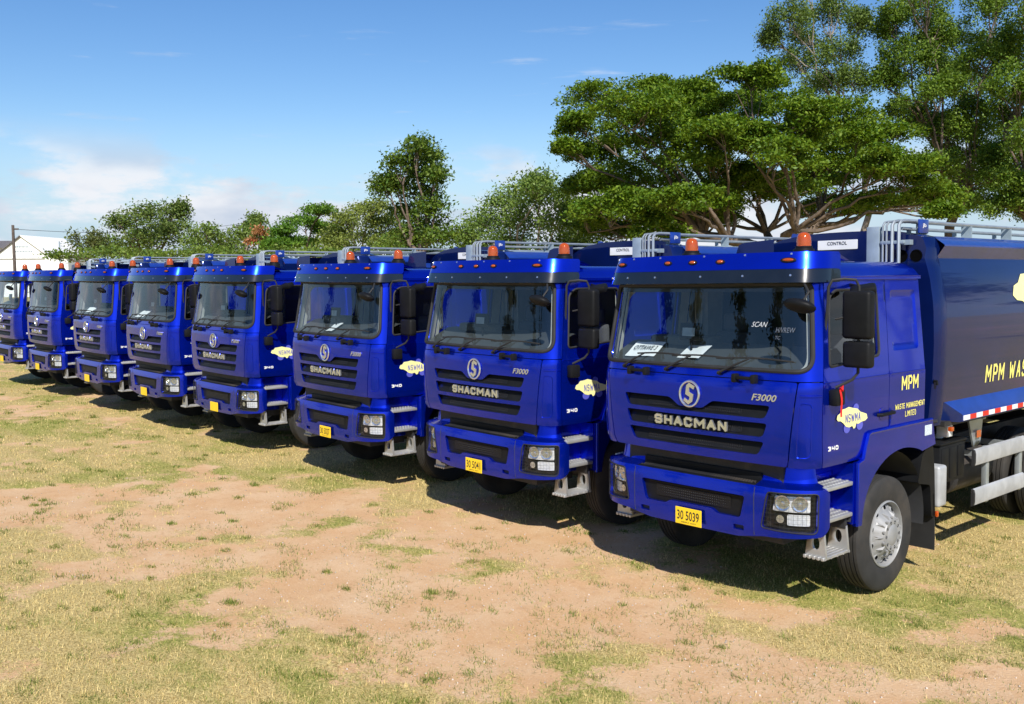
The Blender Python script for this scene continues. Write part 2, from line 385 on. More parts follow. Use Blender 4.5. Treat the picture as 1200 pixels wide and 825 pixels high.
def make_truck():
    T = empty('garbage_truck')
    B = lambda mb, name, m, par=T, sm=35: mb.build(name, m, par, sm)
    # ---------------- front hatch with the three louvres
    g1 = rpoly([(-.845, 1.866), (-.25, 1.866), (-.135, 1.790), (.135, 1.790), (.25, 1.866), (.845, 1.866), (.79, 1.748), (-.79, 1.748)], [.035, .03, .03, .03, .03, .035, .04, .04], 3)
    g2 = rpoly([(-.815, 1.707), (.815, 1.707), (.772, 1.582), (-.772, 1.582)], [.03, .03, .04, .04], 3)
    g3 = rpoly([(-.785, 1.540), (.785, 1.540), (.72, 1.418), (-.72, 1.418)], [.03, .03, .04, .04], 3)
    hatch = [(-1.0, 1.335), (1.0, 1.335), (1.085, 2.082), (-1.085, 2.082)]
    fp = B(MB().panel(rpoly(hatch, .02, 3), [g1, g2, g3], cab, .055, 0, .022), 'front_panel', 'blue_paint')
    for g, (za, zb) in ((g1, (1.748, 1.866)), (g2, (1.582, 1.707)), (g3, (1.418, 1.540))):
        sl_ = lambda u, v: lerp(-.012, -.062, (v - za) / (zb - za))
        gb = B(MB().panel(g, [], cab, .05, sl_, .006), 'grille_louvre', 'black_plastic', fp)
        B(MB().panel(rrect(-.55, .55, za + .018, zb - .052, .02, 3), [], cab, .04, lambda u, v: sl_(u, v) + .004, 0), 'grille_mesh', 'grille_mesh', fp)
    B(block_text(MB(), 'SHACMAN', cab, -.42, .42, 1.600, 1.690, .0, .02, .28, 0, .26), 'brand_lettering', 'chrome', fp, 25)
    # round emblem: ring, and the angular S inside it
    e = MB(); ctr = (0, 1.912)
    e.tube([cab(ctr[0] + .110 * math.cos(a), ctr[1] + .117 * math.sin(a), .012) for a in [2 * PI * k / 40 for k in range(40)]], .0115, 8, True)
    S = [[(.062, .078), (-.005, .092), (-.030, .060), (-.038, .004), (-.004, -.012), (.034, -.016), (.034, -.052), (-.002, -.086), (-.058, -.078), (-.052, -.050), (-.006, -.056), (.002, -.042), (.002, -.024), (-.040, -.018), (-.066, .010), (-.056, .070), (-.018, .108), (.05, .10)]]
    S = [[(-.004, .104), (.062, .074), (.048, .044), (.004, .064), (-.004, .052), (-.002, .018), (.046, -.002), (.036, -.070), (-.008, -.100), (-.066, -.066), (-.054, -.040), (-.010, -.064), (.002, -.052), (.006, -.028), (-.044, -.006), (-.036, .076)]]
    for p in S: e.panel([(x + ctr[0], y + ctr[1]) for x, y in p], [], cab, .05, .018, .014, False)
    B(e, 'emblem', 'chrome', fp, 30)
    b = text_on(MB(), 'F3000', cab, .665, .895, 1.905, 1.965, .002, .008, .02, .02); B(b, 'model_badge', 'chrome', fp, 25)
    # black hinge handles under the windscreen
    for x in (-.63, .61):
        h = MB()
        for k in (-.10, .10): h.box(x + k - .022, x + k + .022, -.045, .03, 2.055, 2.135, .012)
        h.box(x - .10, x + .10, -.035, .0, 2.085, 2.115, .01); B(h, 'hatch_hinge', 'black_plastic')
    # ---------------- rounded cab corners, with the pressed outline
    for s in (1, -1):
        c = [(1.012, 1.335), (1.318, 1.335), (1.318, 2.082), (1.095, 2.082)]
        q = [(1.085, 1.43), (1.205, 1.43), (1.215, 1.90), (1.118, 1.90)]
        if s < 0: c = mir(c); q = mir(q)
        cp = B(MB().panel(rpoly(c, .015, 2), [], cab, .03, 0, .022), 'corner_panel', 'blue_paint')
        B(MB().tube([cab(u, v, -.002) for u, v in resample(rpoly(q, [.02, .06, .06, .02] if s > 0 else [.02, .06, .06, .02], 4), .03)], .0065, 6, True), 'pressed_outline', 'blue_paint', cp)
        # horizontal swage over the corner
        B(MB().tube([cab(s * (1.11 + .2 * k / 10), 1.965, -.004) for k in range(11)], .013, 6), 'swage_line', 'blue_paint', cp)
    # ---------------- windscreen frame, rubber, glass, inner trim
    wsl = rpoly([(-1.215, 2.172), (1.215, 2.172), (1.20, 2.93), (-1.20, 2.93)], [.15, .15, .07, .07], 8)
    fr = [(-1.318, 2.09), (1.318, 2.09), (1.318, 2.985), (-1.318, 2.985)]
    B(MB().panel(fr, [wsl], cab, .05, 0, .03), 'windscreen_frame', 'blue_paint')
    inner = [(x * .992, 2.55 + (y - 2.55) * .985) for x, y in wsl]
    ws = B(MB().panel(inner, [], cab, .07, -.012), 'windscreen', 'windscreen_glass')
    B(MB().tube([cab(u, v, .002) for u, v in resample(wsl, .04)], .021, 8, True), 'rubber_seal', 'rubber', ws)
    shade = [(-1.19, 2.862), (1.19, 2.862), (1.185, 2.925), (-1.185, 2.925)]
    B(MB().panel(shade, [], cab, .07, -.016), 'shade_band', 'interior_dark', ws)
    fi = [(-1.32, 2.10), (1.32, 2.10), (1.32, 2.97), (-1.32, 2.97)]
    wsi = [(x * .965, 2.55 + (y - 2.55) * .955) for x, y in wsl]
    B(MB().panel(fi, [wsi], cab, .06, -.055), 'pillar_trim', 'trim_light')
    # three wipers
    for x, lean, bl0, bl1 in ((-.86, .28, -.70, -.02), (-.30, .30, -.24, .46), (.32, .32, .28, 1.06)):
        w = MB()
        piv = cab(x, 2.125, .03); el = cab(x + lean, 2.268, .028)
        w.tube([cab(x, 2.12, 0), piv], .018, 8); w.tube([piv, lerp(piv, el, .5) + Vector((0, -.02, 0)), el], [.013, .010, .007], 6)
        bp = [cab(lerp(bl0, bl1, k / 12), 2.256 + .018 * math.sin(PI * k / 12), .016) for k in range(13)]
        w.tube(bp, .008, 6); B(w, 'wiper', 'rubber')
    # ---------------- roof, rear wall, floor
    r = MB(); ts = [i * .08 for i in range(-42, 43)]; ts = [t for t in ts if abs(t) <= tY(2.09)]
    ts = [-tY(2.09)] + ts + [tY(2.09)]
    rows = []
    for z, k in ((2.975, 1.012), (2.99, 1.016), (3.0, 1.0), (3.05, .975), (3.10, .93), (3.125, .85)):
        row = []
        for t in ts:
            p = cab(t, 2.95); row.append(Vector((p.x * k, 1.1 + (p.y - 1.1) * k, z)))
        rows.append(row)
    for a, b_ in zip(rows, rows[1:]): r.strip(a, b_, False); r.strip([a[-1], a[0]], [b_[-1], b_[0]], False)
    r.add(rows[-1], [tuple(range(len(ts)))]); B(r, 'roof', 'blue_paint')
    w = rr_ = MB(); w.box(-1.15, 1.15, YR - .045, YR - .004, 1.45, 2.97, .02); B(w, 'rear_wall', 'blue_paint')
    B(MB().box(-1.12, 1.12, YR - .075, YR - .05, 1.5, 2.9, .01), 'rear_trim', 'interior_dark')
    B(MB().box(-1.10, 1.10, .35, YR - .08, 2.92, 2.95, .01), 'headliner', 'trim_light')
    B(MB().box(-1.17, 1.17, .16, YR - .05, 1.36, 1.42), 'cab_floor', 'interior_dark')
    # ---------------- doors and quarter panels
    W = [(tY(.315), 2.205), (tY(1.20), 2.262), (tY(1.185), 2.868), (tY(.40), 2.868), (tY(.30), 2.80)]
    Wl = rpoly(W, [.05, .06, .07, .08, .05], 5)
    D = [(1.326, 1.335), (tY(.885), 1.335), (tY(.985), 1.572), (tY(1.372), 1.572), (tY(1.36), 2.955), (1.326, 2.955)]
    Qp = [(tY(1.38), 1.572), (tY(2.085), 1.572), (tY(2.085), 2.965), (tY(1.368), 2.965)]
    pr = rpoly([(tY(1.46), 2.285), (tY(1.985), 2.285), (tY(1.985), 2.855), (tY(1.455), 2.855)], .045, 5)
    pr2 = [(tY(1.72) + (x - tY(1.72)) * .90, 2.57 + (y - 2.57) * .90) for x, y in pr]
    for s in (1, -1):
        f = (lambda L: L) if s > 0 else mir
        door = B(MB().panel(f(rpoly(D, .02, 3)), [f(Wl)], cab, .05, 0, .03), 'door', 'blue_paint')
        B(MB().panel(f([(tY(.75) + (x - tY(.75)) * .99, 2.54 + (y - 2.54) * .99) for x, y in Wl]), [], cab, .08, -.014), 'door_window', 'side_glass', door)
        B(MB().tube([cab(u, v, 0) for u, v in resample(f(Wl), .05)], .013, 6, True), 'window_seal', 'rubber', door)
        B(MB().panel(f([(1.34, 1.42), (tY(1.36), 1.42), (tY(1.35), 2.93), (1.34, 2.93)]), [f([(tY(.75) + (x - tY(.75)) * 1.02, 2.54 + (y - 2.54) * 1.02) for x, y in Wl])], cab, .07, -.06), 'door_trim', 'trim_light', door)
        B(MB().tube([cab(s * (1.335 + (tY(1.36) - 1.335) * k / 14), 2.074, -.002) for k in range(15)], .008, 6), 'belt_line', 'blue_paint', door)
        B(MB().tube([cab(s * (1.335 + (tY(1.36) - 1.335) * k / 14), 1.877, -.0045) for k in range(15)], .006, 6), 'crease_line', 'blue_paint', door)
        h = MB().panel(f(rrect(tY(1.20), tY(1.33), 1.655, 1.775, .05, 4)), [], cab, .05, .003, .004); cup = B(h, 'handle_cup', 'decal_blue' if 0 else 'blue_paint', door)
        h = MB()
        h.tube([cab(s * tY(1.165), 1.712, .0), cab(s * tY(1.175), 1.714, .035), cab(s * tY(1.40), 1.718, .04), cab(s * tY(1.412), 1.718, .0)], .017, 8); B(h, 'door_handle', 'black_plastic', door)
        q = B(MB().panel(f(rpoly(Qp, .02, 3)), [f(pr)], cab, .06, 0, .03), 'quarter_panel', 'blue_paint')
        pm = MB(); A = resample(f(pr), .04)
        cx = s * tY(1.72)
        A2 = [(cx + (x - cx) * .91, 2.57 + (y - 2.57) * .92) for x, y in A]
        pm.strip([cab(u, v, 0) for u, v in A], [cab(u, v, -.016) for u, v in A2]); pm.panel([(u, v) for u, v in A2], [], cab, .06, -.016)
        B(pm, 'pressed_panel', 'blue_paint', q)
        B(MB().panel(f(rpoly(Qp, .02, 3)), [], cab, .12, -.06), 'quarter_trim', 'trim_light', q)
        B(MB().tube([cab(s * (tY(1.385) + .69 * k / 8), 2.074, -.002) for k in range(9)], .008, 6), 'belt_line', 'blue_paint', q)
        B(MB().tube([cab(s * (tY(1.385) + .69 * k / 8), 1.877, -.0045) for k in range(9)], .006, 6), 'crease_line', 'blue_paint', q)
        B(MB().tube([cab(s * (1.33 + (tY(2.085) - 1.33) * k / 16), 2.968, .012) for k in range(17)], .016, 6), 'rain_gutter', 'blue_paint')
        # lettering and decals on the driver-side flank
        if s > 0:
            text_ = lambda txt, a, b_, c, d_, m, nm, par, bold=.03: B(block_text(MB(), txt, cab, tY(a), tY(b_), c, d_, .004, 0, bold, 0, .22), nm, m, par, 0)
            text_('MPM', 1.605, 1.935, 1.902, 2.04, 'decal_yellow', 'flank_lettering', q, .28)
            text_('WASTE', 1.49, 1.675, 1.726, 1.778, 'decal_yellow', 'flank_lettering', q, .3); text_('MANAGEMENT', 1.705, 2.075, 1.726, 1.778, 'decal_yellow', 'flank_lettering', q, .3)
            text_('LIMITED', 1.685, 1.90, 1.645, 1.70, 'decal_yellow', 'flank_lettering', q, .27)
            text_('340', .305, .475, 1.478, 1.518, 'white_paint', 'power_badge', door, .3)
            isl = [(0, .55), (.03, .72), (.10, .78), (.15, .93), (.27, .95), (.38, 1.0), (.52, .92), (.66, .86), (.76, .70), (.88, .62), (.97, .55), (1.0, .36), (.93, .27), (.80, .25), (.70, .18), (.63, .22), (.60, .05), (.55, .0), (.50, .14), (.40, .10), (.30, .16), (.22, .32), (.13, .44), (.05, .46)]
            il = [(tY(.44 + .53 * x), 1.632 + .205 * y) for x, y in isl]
            mp = B(MB().panel(il, [], cab, .05, .007), 'map_decal', 'decal_pale', door, 0)
            for cx, cy, rr in ((.77, 1.818, .047), (.62, 1.648, .055), (.84, 1.655, .055)):
                bl = MB().panel([(tY(cx) + rr * math.cos(2 * PI * k / 16), cy + rr * .8 * math.sin(2 * PI * k / 16)) for k in range(16)], [], cab, .05, .0045); B(bl, 'decal_disc', 'decal_blue', mp, 0)

            B(block_text(MB(), 'NSWMA', cab, tY(.585), tY(.84), 1.70, 1.775, .0095, 0, .25), 'decal_lettering', 'decal_blue', mp, 0)
            B(MB().tube([cab(tY(.33), 1.995, .0), cab(tY(.33), 1.995, .05)], .02, 6), 'mirror_stud', 'black_plastic')
    # ---------------- sun visor with its marker lights, beacons
    vt = VA1 + .16
    vz = lambda z0, z1, nm, m, dd=0.: B(MB().panel(rpoly([(-vt, z0), (vt, z0), (vt, z1), (-vt, z1)], [.03, .03, .04, .04], 3), [], visor, .045, dd, .02), nm, m)
    vis = vz(3.058, 3.205, 'roof_visor', 'blue_paint'); low = vz(2.94, 3.056, 'visor_shade', 'visor_black')
    deck = MB(); A = [visor(-vt + 2 * vt * k / 50, 3.197, -.02) for k in range(51)]; Bk = [Vector((p.x * .97, max(p.y + .25, .78), 3.13)) for p in A]
    deck.strip(A, Bk, False); B(deck, 'visor_deck', 'blue_paint', vis)
    for i, t in enumerate((-.955, -.30, .0, .305, .955)):
        ml = MB(); n_ = 20
        c = visor(t, 3.132, 0); nn = (visor(t, 3.132, .1) - c).normalized(); tt = Vector((0, 0, 1)).cross(nn).normalized() * -1; up = nn.cross(tt) * -1
        Rm = Matrix((tt, up, nn)).transposed().to_4x4(); Rm.translation = c
        base = B(MB().lathe([(1.0, -.1), (1.0, .22), (.85, .34), (.001, .36)], 20, Rm @ Matrix.Diagonal((.07 if abs(t) > .9 else .05, .024, .03, 1))), 'marker_light', 'black_plastic', vis)
        B(MB().ball((0, 0, 0), 1, 16, 8).v and MB().lathe([(1.0, .2), (.92, .55), (.65, .85), (.3, 1.0), (.001, 1.03)], 18, Rm @ Matrix.Diagonal((.052 if abs(t) > .9 else .036, .016, .022, 1))), 'lens', 'amber' if abs(t) > .9 else 'amber_dark', base)
    sc = MB()
    for t in (-.8, -.42, .12, .55, .98, -1.1):
        for z in (3.0, 3.185):
            c = visor(t, z, .0); d = visor(t, z, .007); sc.tube([c, d], .010, 8)
    B(sc, 'visor_screws', 'chrome', vis)['kind'] = 'stuff'
    for x in (-.654, .654):
        y = .857
        be = B(MB().lathe([(.098, 3.11), (.098, 3.235), (.094, 3.25), (.078, 3.255), (.078, 3.275), (.001, 3.276)], 24, Matrix.Translation((x, y, 0))), 'beacon', 'black_plastic')
        B(MB().lathe([(.066, 3.262), (.067, 3.325), (.063, 3.36), (.05, 3.388), (.027, 3.402), (.001, 3.406)], 24, Matrix.Translation((x, y, 0))), 'dome', 'amber', be)
        B(MB().lathe([(.0, 3.282), (.026, 3.284), (.03, 3.36), (.0, 3.365)], 12, Matrix.Translation((x, y, 0))), 'reflector', 'chrome', be)
    # ---------------- mirrors on the left flank
    ma = MB()
    ma.tube([(1.17, .36, 2.42), (1.215, .335, 2.75), (1.225, .33, 2.90), (1.25, .35, 2.955), (1.33, .41, 2.965), (1.40, .47, 2.955), (1.42, .485, 2.90), (1.42, .485, 2.16), (1.38, .46, 2.10), (1.27, .38, 2.03)], .013, 8)
    ma.tube([(1.42, .485, 2.66), (1.25, .40, 2.62)], .01, 8)
    marm = B(ma, 'mirror_arm', 'rubber')
    B(MB().box(1.245, 1.33, .31, .45, 1.875, 2.02, .02), 'arm_bracket', 'black_plastic', marm)
    mm = B(MB().box(1.295, 1.555, .415, .53, 2.452, 2.862, .032, 3), 'door_mirror', 'black_plastic')
    B(MB().panel(rrect(1.315, 1.535, 2.475, 2.84, .03, 4), [], lambda u, v, d=0: Vector((u, .5335, v)), .2), 'mirror_glass', 'mirror_glass', mm)
    ml = B(MB().box(1.30, 1.555, .42, .53, 2.205, 2.432, .03, 3), 'wide_mirror', 'black_plastic')
    B(MB().panel(rrect(1.32, 1.535, 2.225, 2.41, .03, 4), [], lambda u, v, d=0: Vector((u, .5335, v)), .2), 'mirror_glass', 'mirror_glass', ml)
    km = MB().box(-.11, .11, -.075, .075, -.04, .04, .028, 2, Matrix.Translation((1.33, .72, 2.865)) @ Matrix.Rotation(.35, 4, 'X') @ Matrix.Rotation(.5, 4, 'Z'))
    km.tube([(1.16, .80, 2.91), (1.30, .74, 2.89)], .016, 6); B(km, 'kerb_mirror', 'black_plastic')
    fm = MB(); fm.ball((0, 0, 0), (.155, .055, .10), 18, 10)
    fo = B(fm, 'front_mirror', 'black_plastic'); fo.location = (1.17, -.03, 2.745); fo.rotation_euler = (1.15, .1, -.1)
    B(MB().tube([(1.10, .15, 2.93), (1.20, .06, 2.86), (1.19, .0, 2.79)], .011, 6), 'front_mirror_arm', 'rubber')
    # ---------------- bumper: sheet with real openings, shoulders, tread step
    hl = rpoly([(.775, .785), (1.265, .765), (1.275, 1.115), (.835, 1.108)], [.035, .06, .05, .03], 4)
    slot = rpoly([(-.605, 1.037), (.605, 1.037), (.555, .832), (.30, .832), (.25, .868), (-.25, .868), (-.30, .832), (-.555, .832)], [.03, .03, .03, .03, .03, .03, .03, .03], 3)
    tows = [rrect(x - .055, x + .055, .72, .765, .008, 2) for x in (-.56, .54)]
    bo = [(-.52, .655), (.52, .655), (.80, .705), (1.33, .735), (1.43, .80), (1.43, 1.10), (1.36, 1.145), (-1.36, 1.145), (-1.43, 1.10), (-1.43, .80), (-1.33, .735), (-.80, .705)]
    bp = B(MB().panel(rpoly(bo, .03, 3), [hl, mir(hl), slot] + tows, bump, .05, 0, .035), 'bumper', 'blue_paint')
    B(MB().panel([(x * 1.02, .93 + (y - .93) * 1.05) for x, y in slot], [], bump, .06, -.035), 'lower_grille', 'black_plastic', bp)
    B(MB().panel(rrect(-.44, .44, .885, 1.0, .02, 3), [], bump, .06, -.03), 'grille_mesh', 'grille_mesh', bp)
    B(MB().panel([(-.52, 1.025), (.52, 1.025), (.5, 1.012), (-.5, 1.012)], [], bump, .06, -.02, .008), 'grille_bar', 'black_plastic', bp)
    for L in tows: B(MB().panel([(x, y) for x, y in L], [], bump, .05, -.032), 'tow_recess', 'interior_dark', bp)
    for s in (1, -1):
        sh = MB(); us = [s * lerp(.69, 1.43, k / 16) for k in range(17)]
        ring = [[bump(u, 1.143, -.008) for u in us], [bump(u, 1.155, -.05) for u in us], [bump(u, 1.178, -.13) for u in us], [bump(u, 1.235, -.145) for u in us], [bump(u, 1.31, -.16) for u in us]]
        for a, b_ in zip(ring, ring[1:]): sh.strip(a, b_, False)
        sh.strip([rg[0] for rg in ring], [rg[0] + Vector((0, .2, 0)) for rg in ring], False)
        B(sh, 'bumper_shoulder', 'blue_paint', bp, 40)
        B(MB().tube([bump(s * .70, .70 + .43 * k / 6, -.002) for k in range(7)], .0045, 5), 'panel_joint', 'interior_dark', bp)
    st = MB(); st.box(-.685, .685, .045, .24, 1.125, 1.15, .006)
    for k in range(6): st.box(-.66, .66, .05 + .03 * k, .062 + .03 * k, 1.15, 1.158)
    st.box(-.685, .685, .15, .17, 1.15, 1.235, .005)
    step = B(st, 'bumper_step', 'black_plastic')
    tr = MB()
    for row, y in enumerate((.06, .09, .12)):
        for k in range(46):
            x = -.65 + k * .0285 + (.014 if row % 2 else 0); tr.box(x, x + .016, y - .005, y + .005, 1.1505, 1.166)
    B(tr, 'step_studs', 'chassis', step)['kind'] = 'stuff'
    B(MB().box(-.9, .9, .17, .75, .62, 1.34), 'radiator_block', 'chassis')
    # plate
    pl = B(MB().box(-.1525, .1525, -.03, -.022, .668, .828, .003, 1), 'number_plate', 'plate_yellow', bp)
    B(MB().box(-.12, .12, -.023, .02, .70, .80), 'plate_bracket', 'black_plastic', bp)
    # ---------------- headlights: dark bowl, reflectors, clear cover, wire guard
    for s in (1, -1):
        f = (lambda L: L) if s > 0 else mir
        hs = MB(); A = resample(f(hl), .05); C = [(s * 1.03 + (x - s * 1.03) * .9, .945 + (y - .945) * .9) for x, y in A]
        hs.strip([bump(u, v, -.03) for u, v in A], [bump(u, v, -.10) for u, v in C]); hs.panel(C, [], bump, .06, -.10)
        head = B(hs, 'headlight', 'black_plastic')
        upper = rpoly([(.845, .935), (1.225, .935), (1.225, 1.088), (.87, 1.088)], .015, 3); lower = rpoly([(.985, .815), (1.225, .815), (1.225, .912), (.985, .912)], .015, 3)
        rf = MB(); rf.panel(f(upper), [f([(u + .062 * math.cos(2 * PI * k / 20), 1.012 + .062 * math.sin(2 * PI * k / 20)) for k in range(20)]) for u in (.945, 1.11)], bump, .03, -.075, .012)
        rf.panel(f(lower), [], bump, .03, -.08, .01)
        B(rf, 'reflector_frame', 'lamp_silver', head)
        for u in (.945, 1.11):
            c = bump(s * u, 1.012, -.08); nn = (bump(s * u, 1.012, .05) - c).normalized(); Rm = nn.to_track_quat('Z', 'Y').to_matrix().to_4x4(); Rm.translation = c
            B(MB().lathe([(.0005, -.03), (.022, -.026), (.042, -.012), (.057, .010), (.068, .014), (.068, .004)], 22, Rm), 'reflector', 'chrome', head)
            B(MB().lathe([(.018, -.03), (.018, .004), (.012, .012), (.0005, .015)], 12, Rm), 'bulb', 'chrome', head)
        B(MB().panel(f(rrect(1.015, 1.185, .83, .905, .01, 2)), [], bump, .04, -.068), 'indicator', 'clear_lens', head)
        c = bump(s * .925, .868, -.085); nn = (bump(s * .925, .868, .05) - c).normalized(); Rm = nn.to_track_quat('Z', 'Y').to_matrix().to_4x4(); Rm.translation = c
        B(MB().lathe([(.0005, .0), (.018, .004), (.032, .02), (.036, .022)], 18, Rm), 'fog_lamp', 'chrome', head)
        B(MB().panel(f([(1.03 + (x - 1.03) * .97, .945 + (y - .945) * .97) for x, y in hl]), [], bump, .06, -.035), 'lens_cover', 'clear_lens', head)
        gd = MB()
        for k in range(1, 13):
            u = lerp(.80, 1.268, k / 13); gd.tube([bump(s * u, lerp(.778, 1.112, j / 6), .004) for j in range(7)], .0011, 4)
        for k in range(1, 9):
            v = lerp(.775, 1.112, k / 9); gd.tube([bump(s * lerp(.785 + .05 * k / 9, 1.27, j / 10), v, .004) for j in range(11)], .0011, 4)
        gd.tube([bump(u, v, .004) for u, v in resample(f(hl), .05)], .006, 5, True)
        B(gd, 'wire_guard', 'rubber', head)
    # ---------------- entry steps, wheel arches, mudflaps
    for s in (1, -1):
        X = lambda a, b_: (a, b_) if s > 0 else (-b_, -a)
        wl_ = MB(); wl_.box(*X(.985, 1.02), .30, .80, .74, 1.30); wl_.box(*X(1.02, 1.235), .752, .80, .76, 1.31); 
        for k in range(7): wl_.box(*X(1.02, 1.03), .33, .74, .80 + .065 * k, .83 + .065 * k)
        B(wl_, 'step_well', 'blue_paint')
        for z in (1.165, .885):
            sp = MB(); sp.box(*X(1.02, 1.243), .315, .745, z - .045, z - .008, .008)
            for i in range(3):
                for j in range(9):
                    cyl(sp, (s * (1.06 + .07 * i), .345 + .046 * j, z - .010), .014, .011, 'z', 8)
            B(sp, 'entry_step', 'alu')
        lo = MB()
        for y in (.33, .70):
            ov = [(.5 * (1.035 + 1.215) + .038 * math.cos(2 * PI * k / 16), .645 + .062 * math.sin(2 * PI * k / 16)) for k in range(16)]
            pl_ = rpoly([(1.02, .525), (1.225, .525), (1.20, .76), (1.05, .76)], .015, 2)
            f = (lambda L: L) if s > 0 else mir
            mbp = MB().panel(f(pl_), [f(ov)], lambda u, v, d=0, y=y: Vector((u, y - d, v)), .08, 0, .028, False)
            if y < .5: lower = B(mbp, 'hanging_step', 'alu')
            else: B(mbp, 'hanger_plate', 'alu', lower)
        for k in range(5): B(MB().box(*X(1.015 + .044 * k, 1.043 + .044 * k), .30, .745, .505, .535, .005, 1), 'tread_bar', 'alu', lower)
        tb = MB()
        for k in range(5): tb.box(*X(1.02, 1.23), .315 + .10 * k, .327 + .10 * k, .51, .53)
        B(tb, 'cross_bar', 'alu', lower)
        B(MB().box(*X(.95, 1.2), .69, .73, .72, .82, .01), 'step_bracket', 'chassis', lower)
        # arch panel: outline in (Y, Z), pressed out from the door plane
        cy, cz, R_ = 1.43, .60, .735
        arch = [(cy + R_ * math.cos(a), cz + R_ * math.sin(a)) for a in [math.radians(x) for x in range(14, 168, 7)]]
        out = [(.80, .735), (.80, 1.31), (.885, 1.335), (.985, 1.562), (2.24, 1.562), (2.285, 1.30), (2.20, .92)] if 0 else [(.795, .735), (.795, 1.315), (.888, 1.325), (.985, 1.566), (2.225, 1.566), (2.29, 1.315), (2.22, 1.30)]
        hole_side = [(y, z) for y, z in arch if z > .735]
        poly = out[:5] + [(2.29, 1.31), (2.12, 1.22)]
        inner_arc = [(cy + .70 * math.cos(a), .62 + .715 * math.sin(a)) for a in [math.radians(x) for x in range(32, 171, 6)]]
        poly = [(.795, .735), (.795, 1.318), (.888, 1.325), (.985, 1.566), (2.225, 1.566), (2.295, 1.312), (2.02, 1.275), (1.95, 1.302), (1.88, 1.32), (1.80, 1.336), (1.72, 1.347), (1.63, 1.352), (1.55, 1.348), (1.46, 1.335), (1.37, 1.315), (1.29, 1.287), (1.2, 1.245), (1.12, 1.195), (1.05, 1.135), (.99, 1.07), (.945, 1.0), (.91, .92), (.885, .83), (.872, .735)]
        fl = lambda u, v, d=0: Vector((s * (1.262 + d), u, v))
        wa = B(MB().panel(poly, [], fl, .09, 0, .05, True), 'wheel_arch', 'blue_paint')
        B(MB().tube([(s * 1.252, y, z) for y, z in ((.80, .74), (.80, 1.0), (.80, 1.31), (.888, 1.33), (.935, 1.45), (.982, 1.555), (1.02, 1.566), (1.6, 1.566), (2.22, 1.566))], .0185, 8), 'arch_edge', 'blue_paint', wa)
        ln = MB(); a_ = [(cy + .71 * math.cos(a), .62 + .72 * math.sin(a)) for a in [math.radians(x) for x in range(-8, 171, 7)]]
        ln.strip([Vector((s * 1.225, y, z)) for y, z in a_], [Vector((s * .72, y, z)) for y, z in a_], False); B(ln, 'arch_liner', 'interior_dark')
        fe = rpoly([(1.99, .95), (2.08, 1.22), (2.18, 1.31), (2.30, 1.30), (2.34, 1.05), (2.37, .62), (2.37, .56), (2.29, .56), (2.25, .90)], .03, 2)
        B(MB().panel(fe, [], lambda u, v, d=0: Vector((s * (1.235 + d), u, v)), .1, 0, .42), 'rear_wing', 'black_plastic')
        fm_ = MB(); fm_.panel([(.78, .215), (1.235, .215), (1.235, .80), (.78, .80)], [], lambda u, v, d=0: Vector((s * u, 2.335 - d + .025 * math.sin(v * 5), v)), .08, 0, .014)
        B(fm_, 'mudflap', 'rubber')
        cyl(MB(), (0, 0, 0), 1, 1)
        ol = MB(); ol.box(*X(1.235, 1.262), 2.365, 2.40, .555, .615, .008); B(ol, 'side_marker', 'amber')
    # ---------------- wheels
    def tyre_mesh(R, w):
        hw = w / 2; P = [(.30, -hw * .78), (.33, -hw * .92), (.42, -hw), (R - .07, -hw * .97), (R - .035, -hw * .92), (R - .016, -hw * .84), (R - .005, -hw * .76)]
        xs = [-.80, -.60]
        prof = list(P)
        for g in (-.52, -.18, .18, .52):
            prof += [(R, hw * (g - .05)), (R - .014, hw * (g - .035)), (R - .014, hw * (g + .035)), (R, hw * (g + .05))]
        prof += [(r_, -h) for r_, h in P[::-1]]
        return MB().lathe(prof + [(.29, 0)], 56, Matrix.Rotation(PI / 2, 4, 'Y'), True).mesh('tyre', 'tyre', 30)
    TM = tyre_mesh(.548, .265)
    def polar(prof):
        rs = [p[0] for p in prof]
        def F(a, r_, d=0):
            h = pw(r_, prof); e = .002; sl__ = (pw(r_ + e, prof) - pw(r_ - e, prof)) / (2 * e); return Vector((h + d, r_ * math.cos(a), r_ * math.sin(a)))
        return F
    def rim_mesh(prof, rh, nh, hr):
        """dished disc with a ring of hand holes; outward is +X"""
        F = polar(prof); mb = MB(); r0 = prof[0][0]; r1 = prof[-1][0]
        for k in range(nh):
            a0 = 2 * PI * k / nh; a1 = 2 * PI * (k + 1) / nh; am = (a0 + a1) / 2
            hole = [(am + hr / rh * math.cos(2 * PI * j / 12), rh + hr * .8 * math.sin(2 * PI * j / 12)) for j in range(12)]
            out = [(lerp(a0, a1, j / 6), r0) for j in range(7)] + [(a1, r0 + (r1 - r0) * j / 10) for j in range(1, 10)] + [(lerp(a1, a0, j / 6), r1) for j in range(7)] + [(a0, r1 + (r0 - r1) * j / 10) for j in range(1, 10)]
            mb.panel(out, [hole], F, .07, 0, 0)
        mb.lathe([(.315, -.16), (.32, .0), (.318, .028), (.306, .034), (.298, .02), (.292, -.03), (.285, -.16)], 48, Matrix.Rotation(PI / 2, 4, 'Y'))
        return mb
    FP = [(.155, .075), (.195, .070), (.207, .03), (.222, .012), (.268, -.004), (.29, -.03)]
    rm = rim_mesh(FP, .252, 10, .023); rm.lathe([(.155, .075), (.15, .085), (.12, .088), (.10, .084), (.09, .09), (.045, .097), (.0005, .098)], 40, Matrix.Rotation(PI / 2, 4, 'Y'))
    for k in range(10):
        a = 2 * PI * (k + .5) / 10; cyl(rm, (.07, .168 * math.cos(a), .168 * math.sin(a)), .013, .018, 'x', 6)
    RM = rm.mesh('rim', 'rim_silver', 30)
    wh = MB()
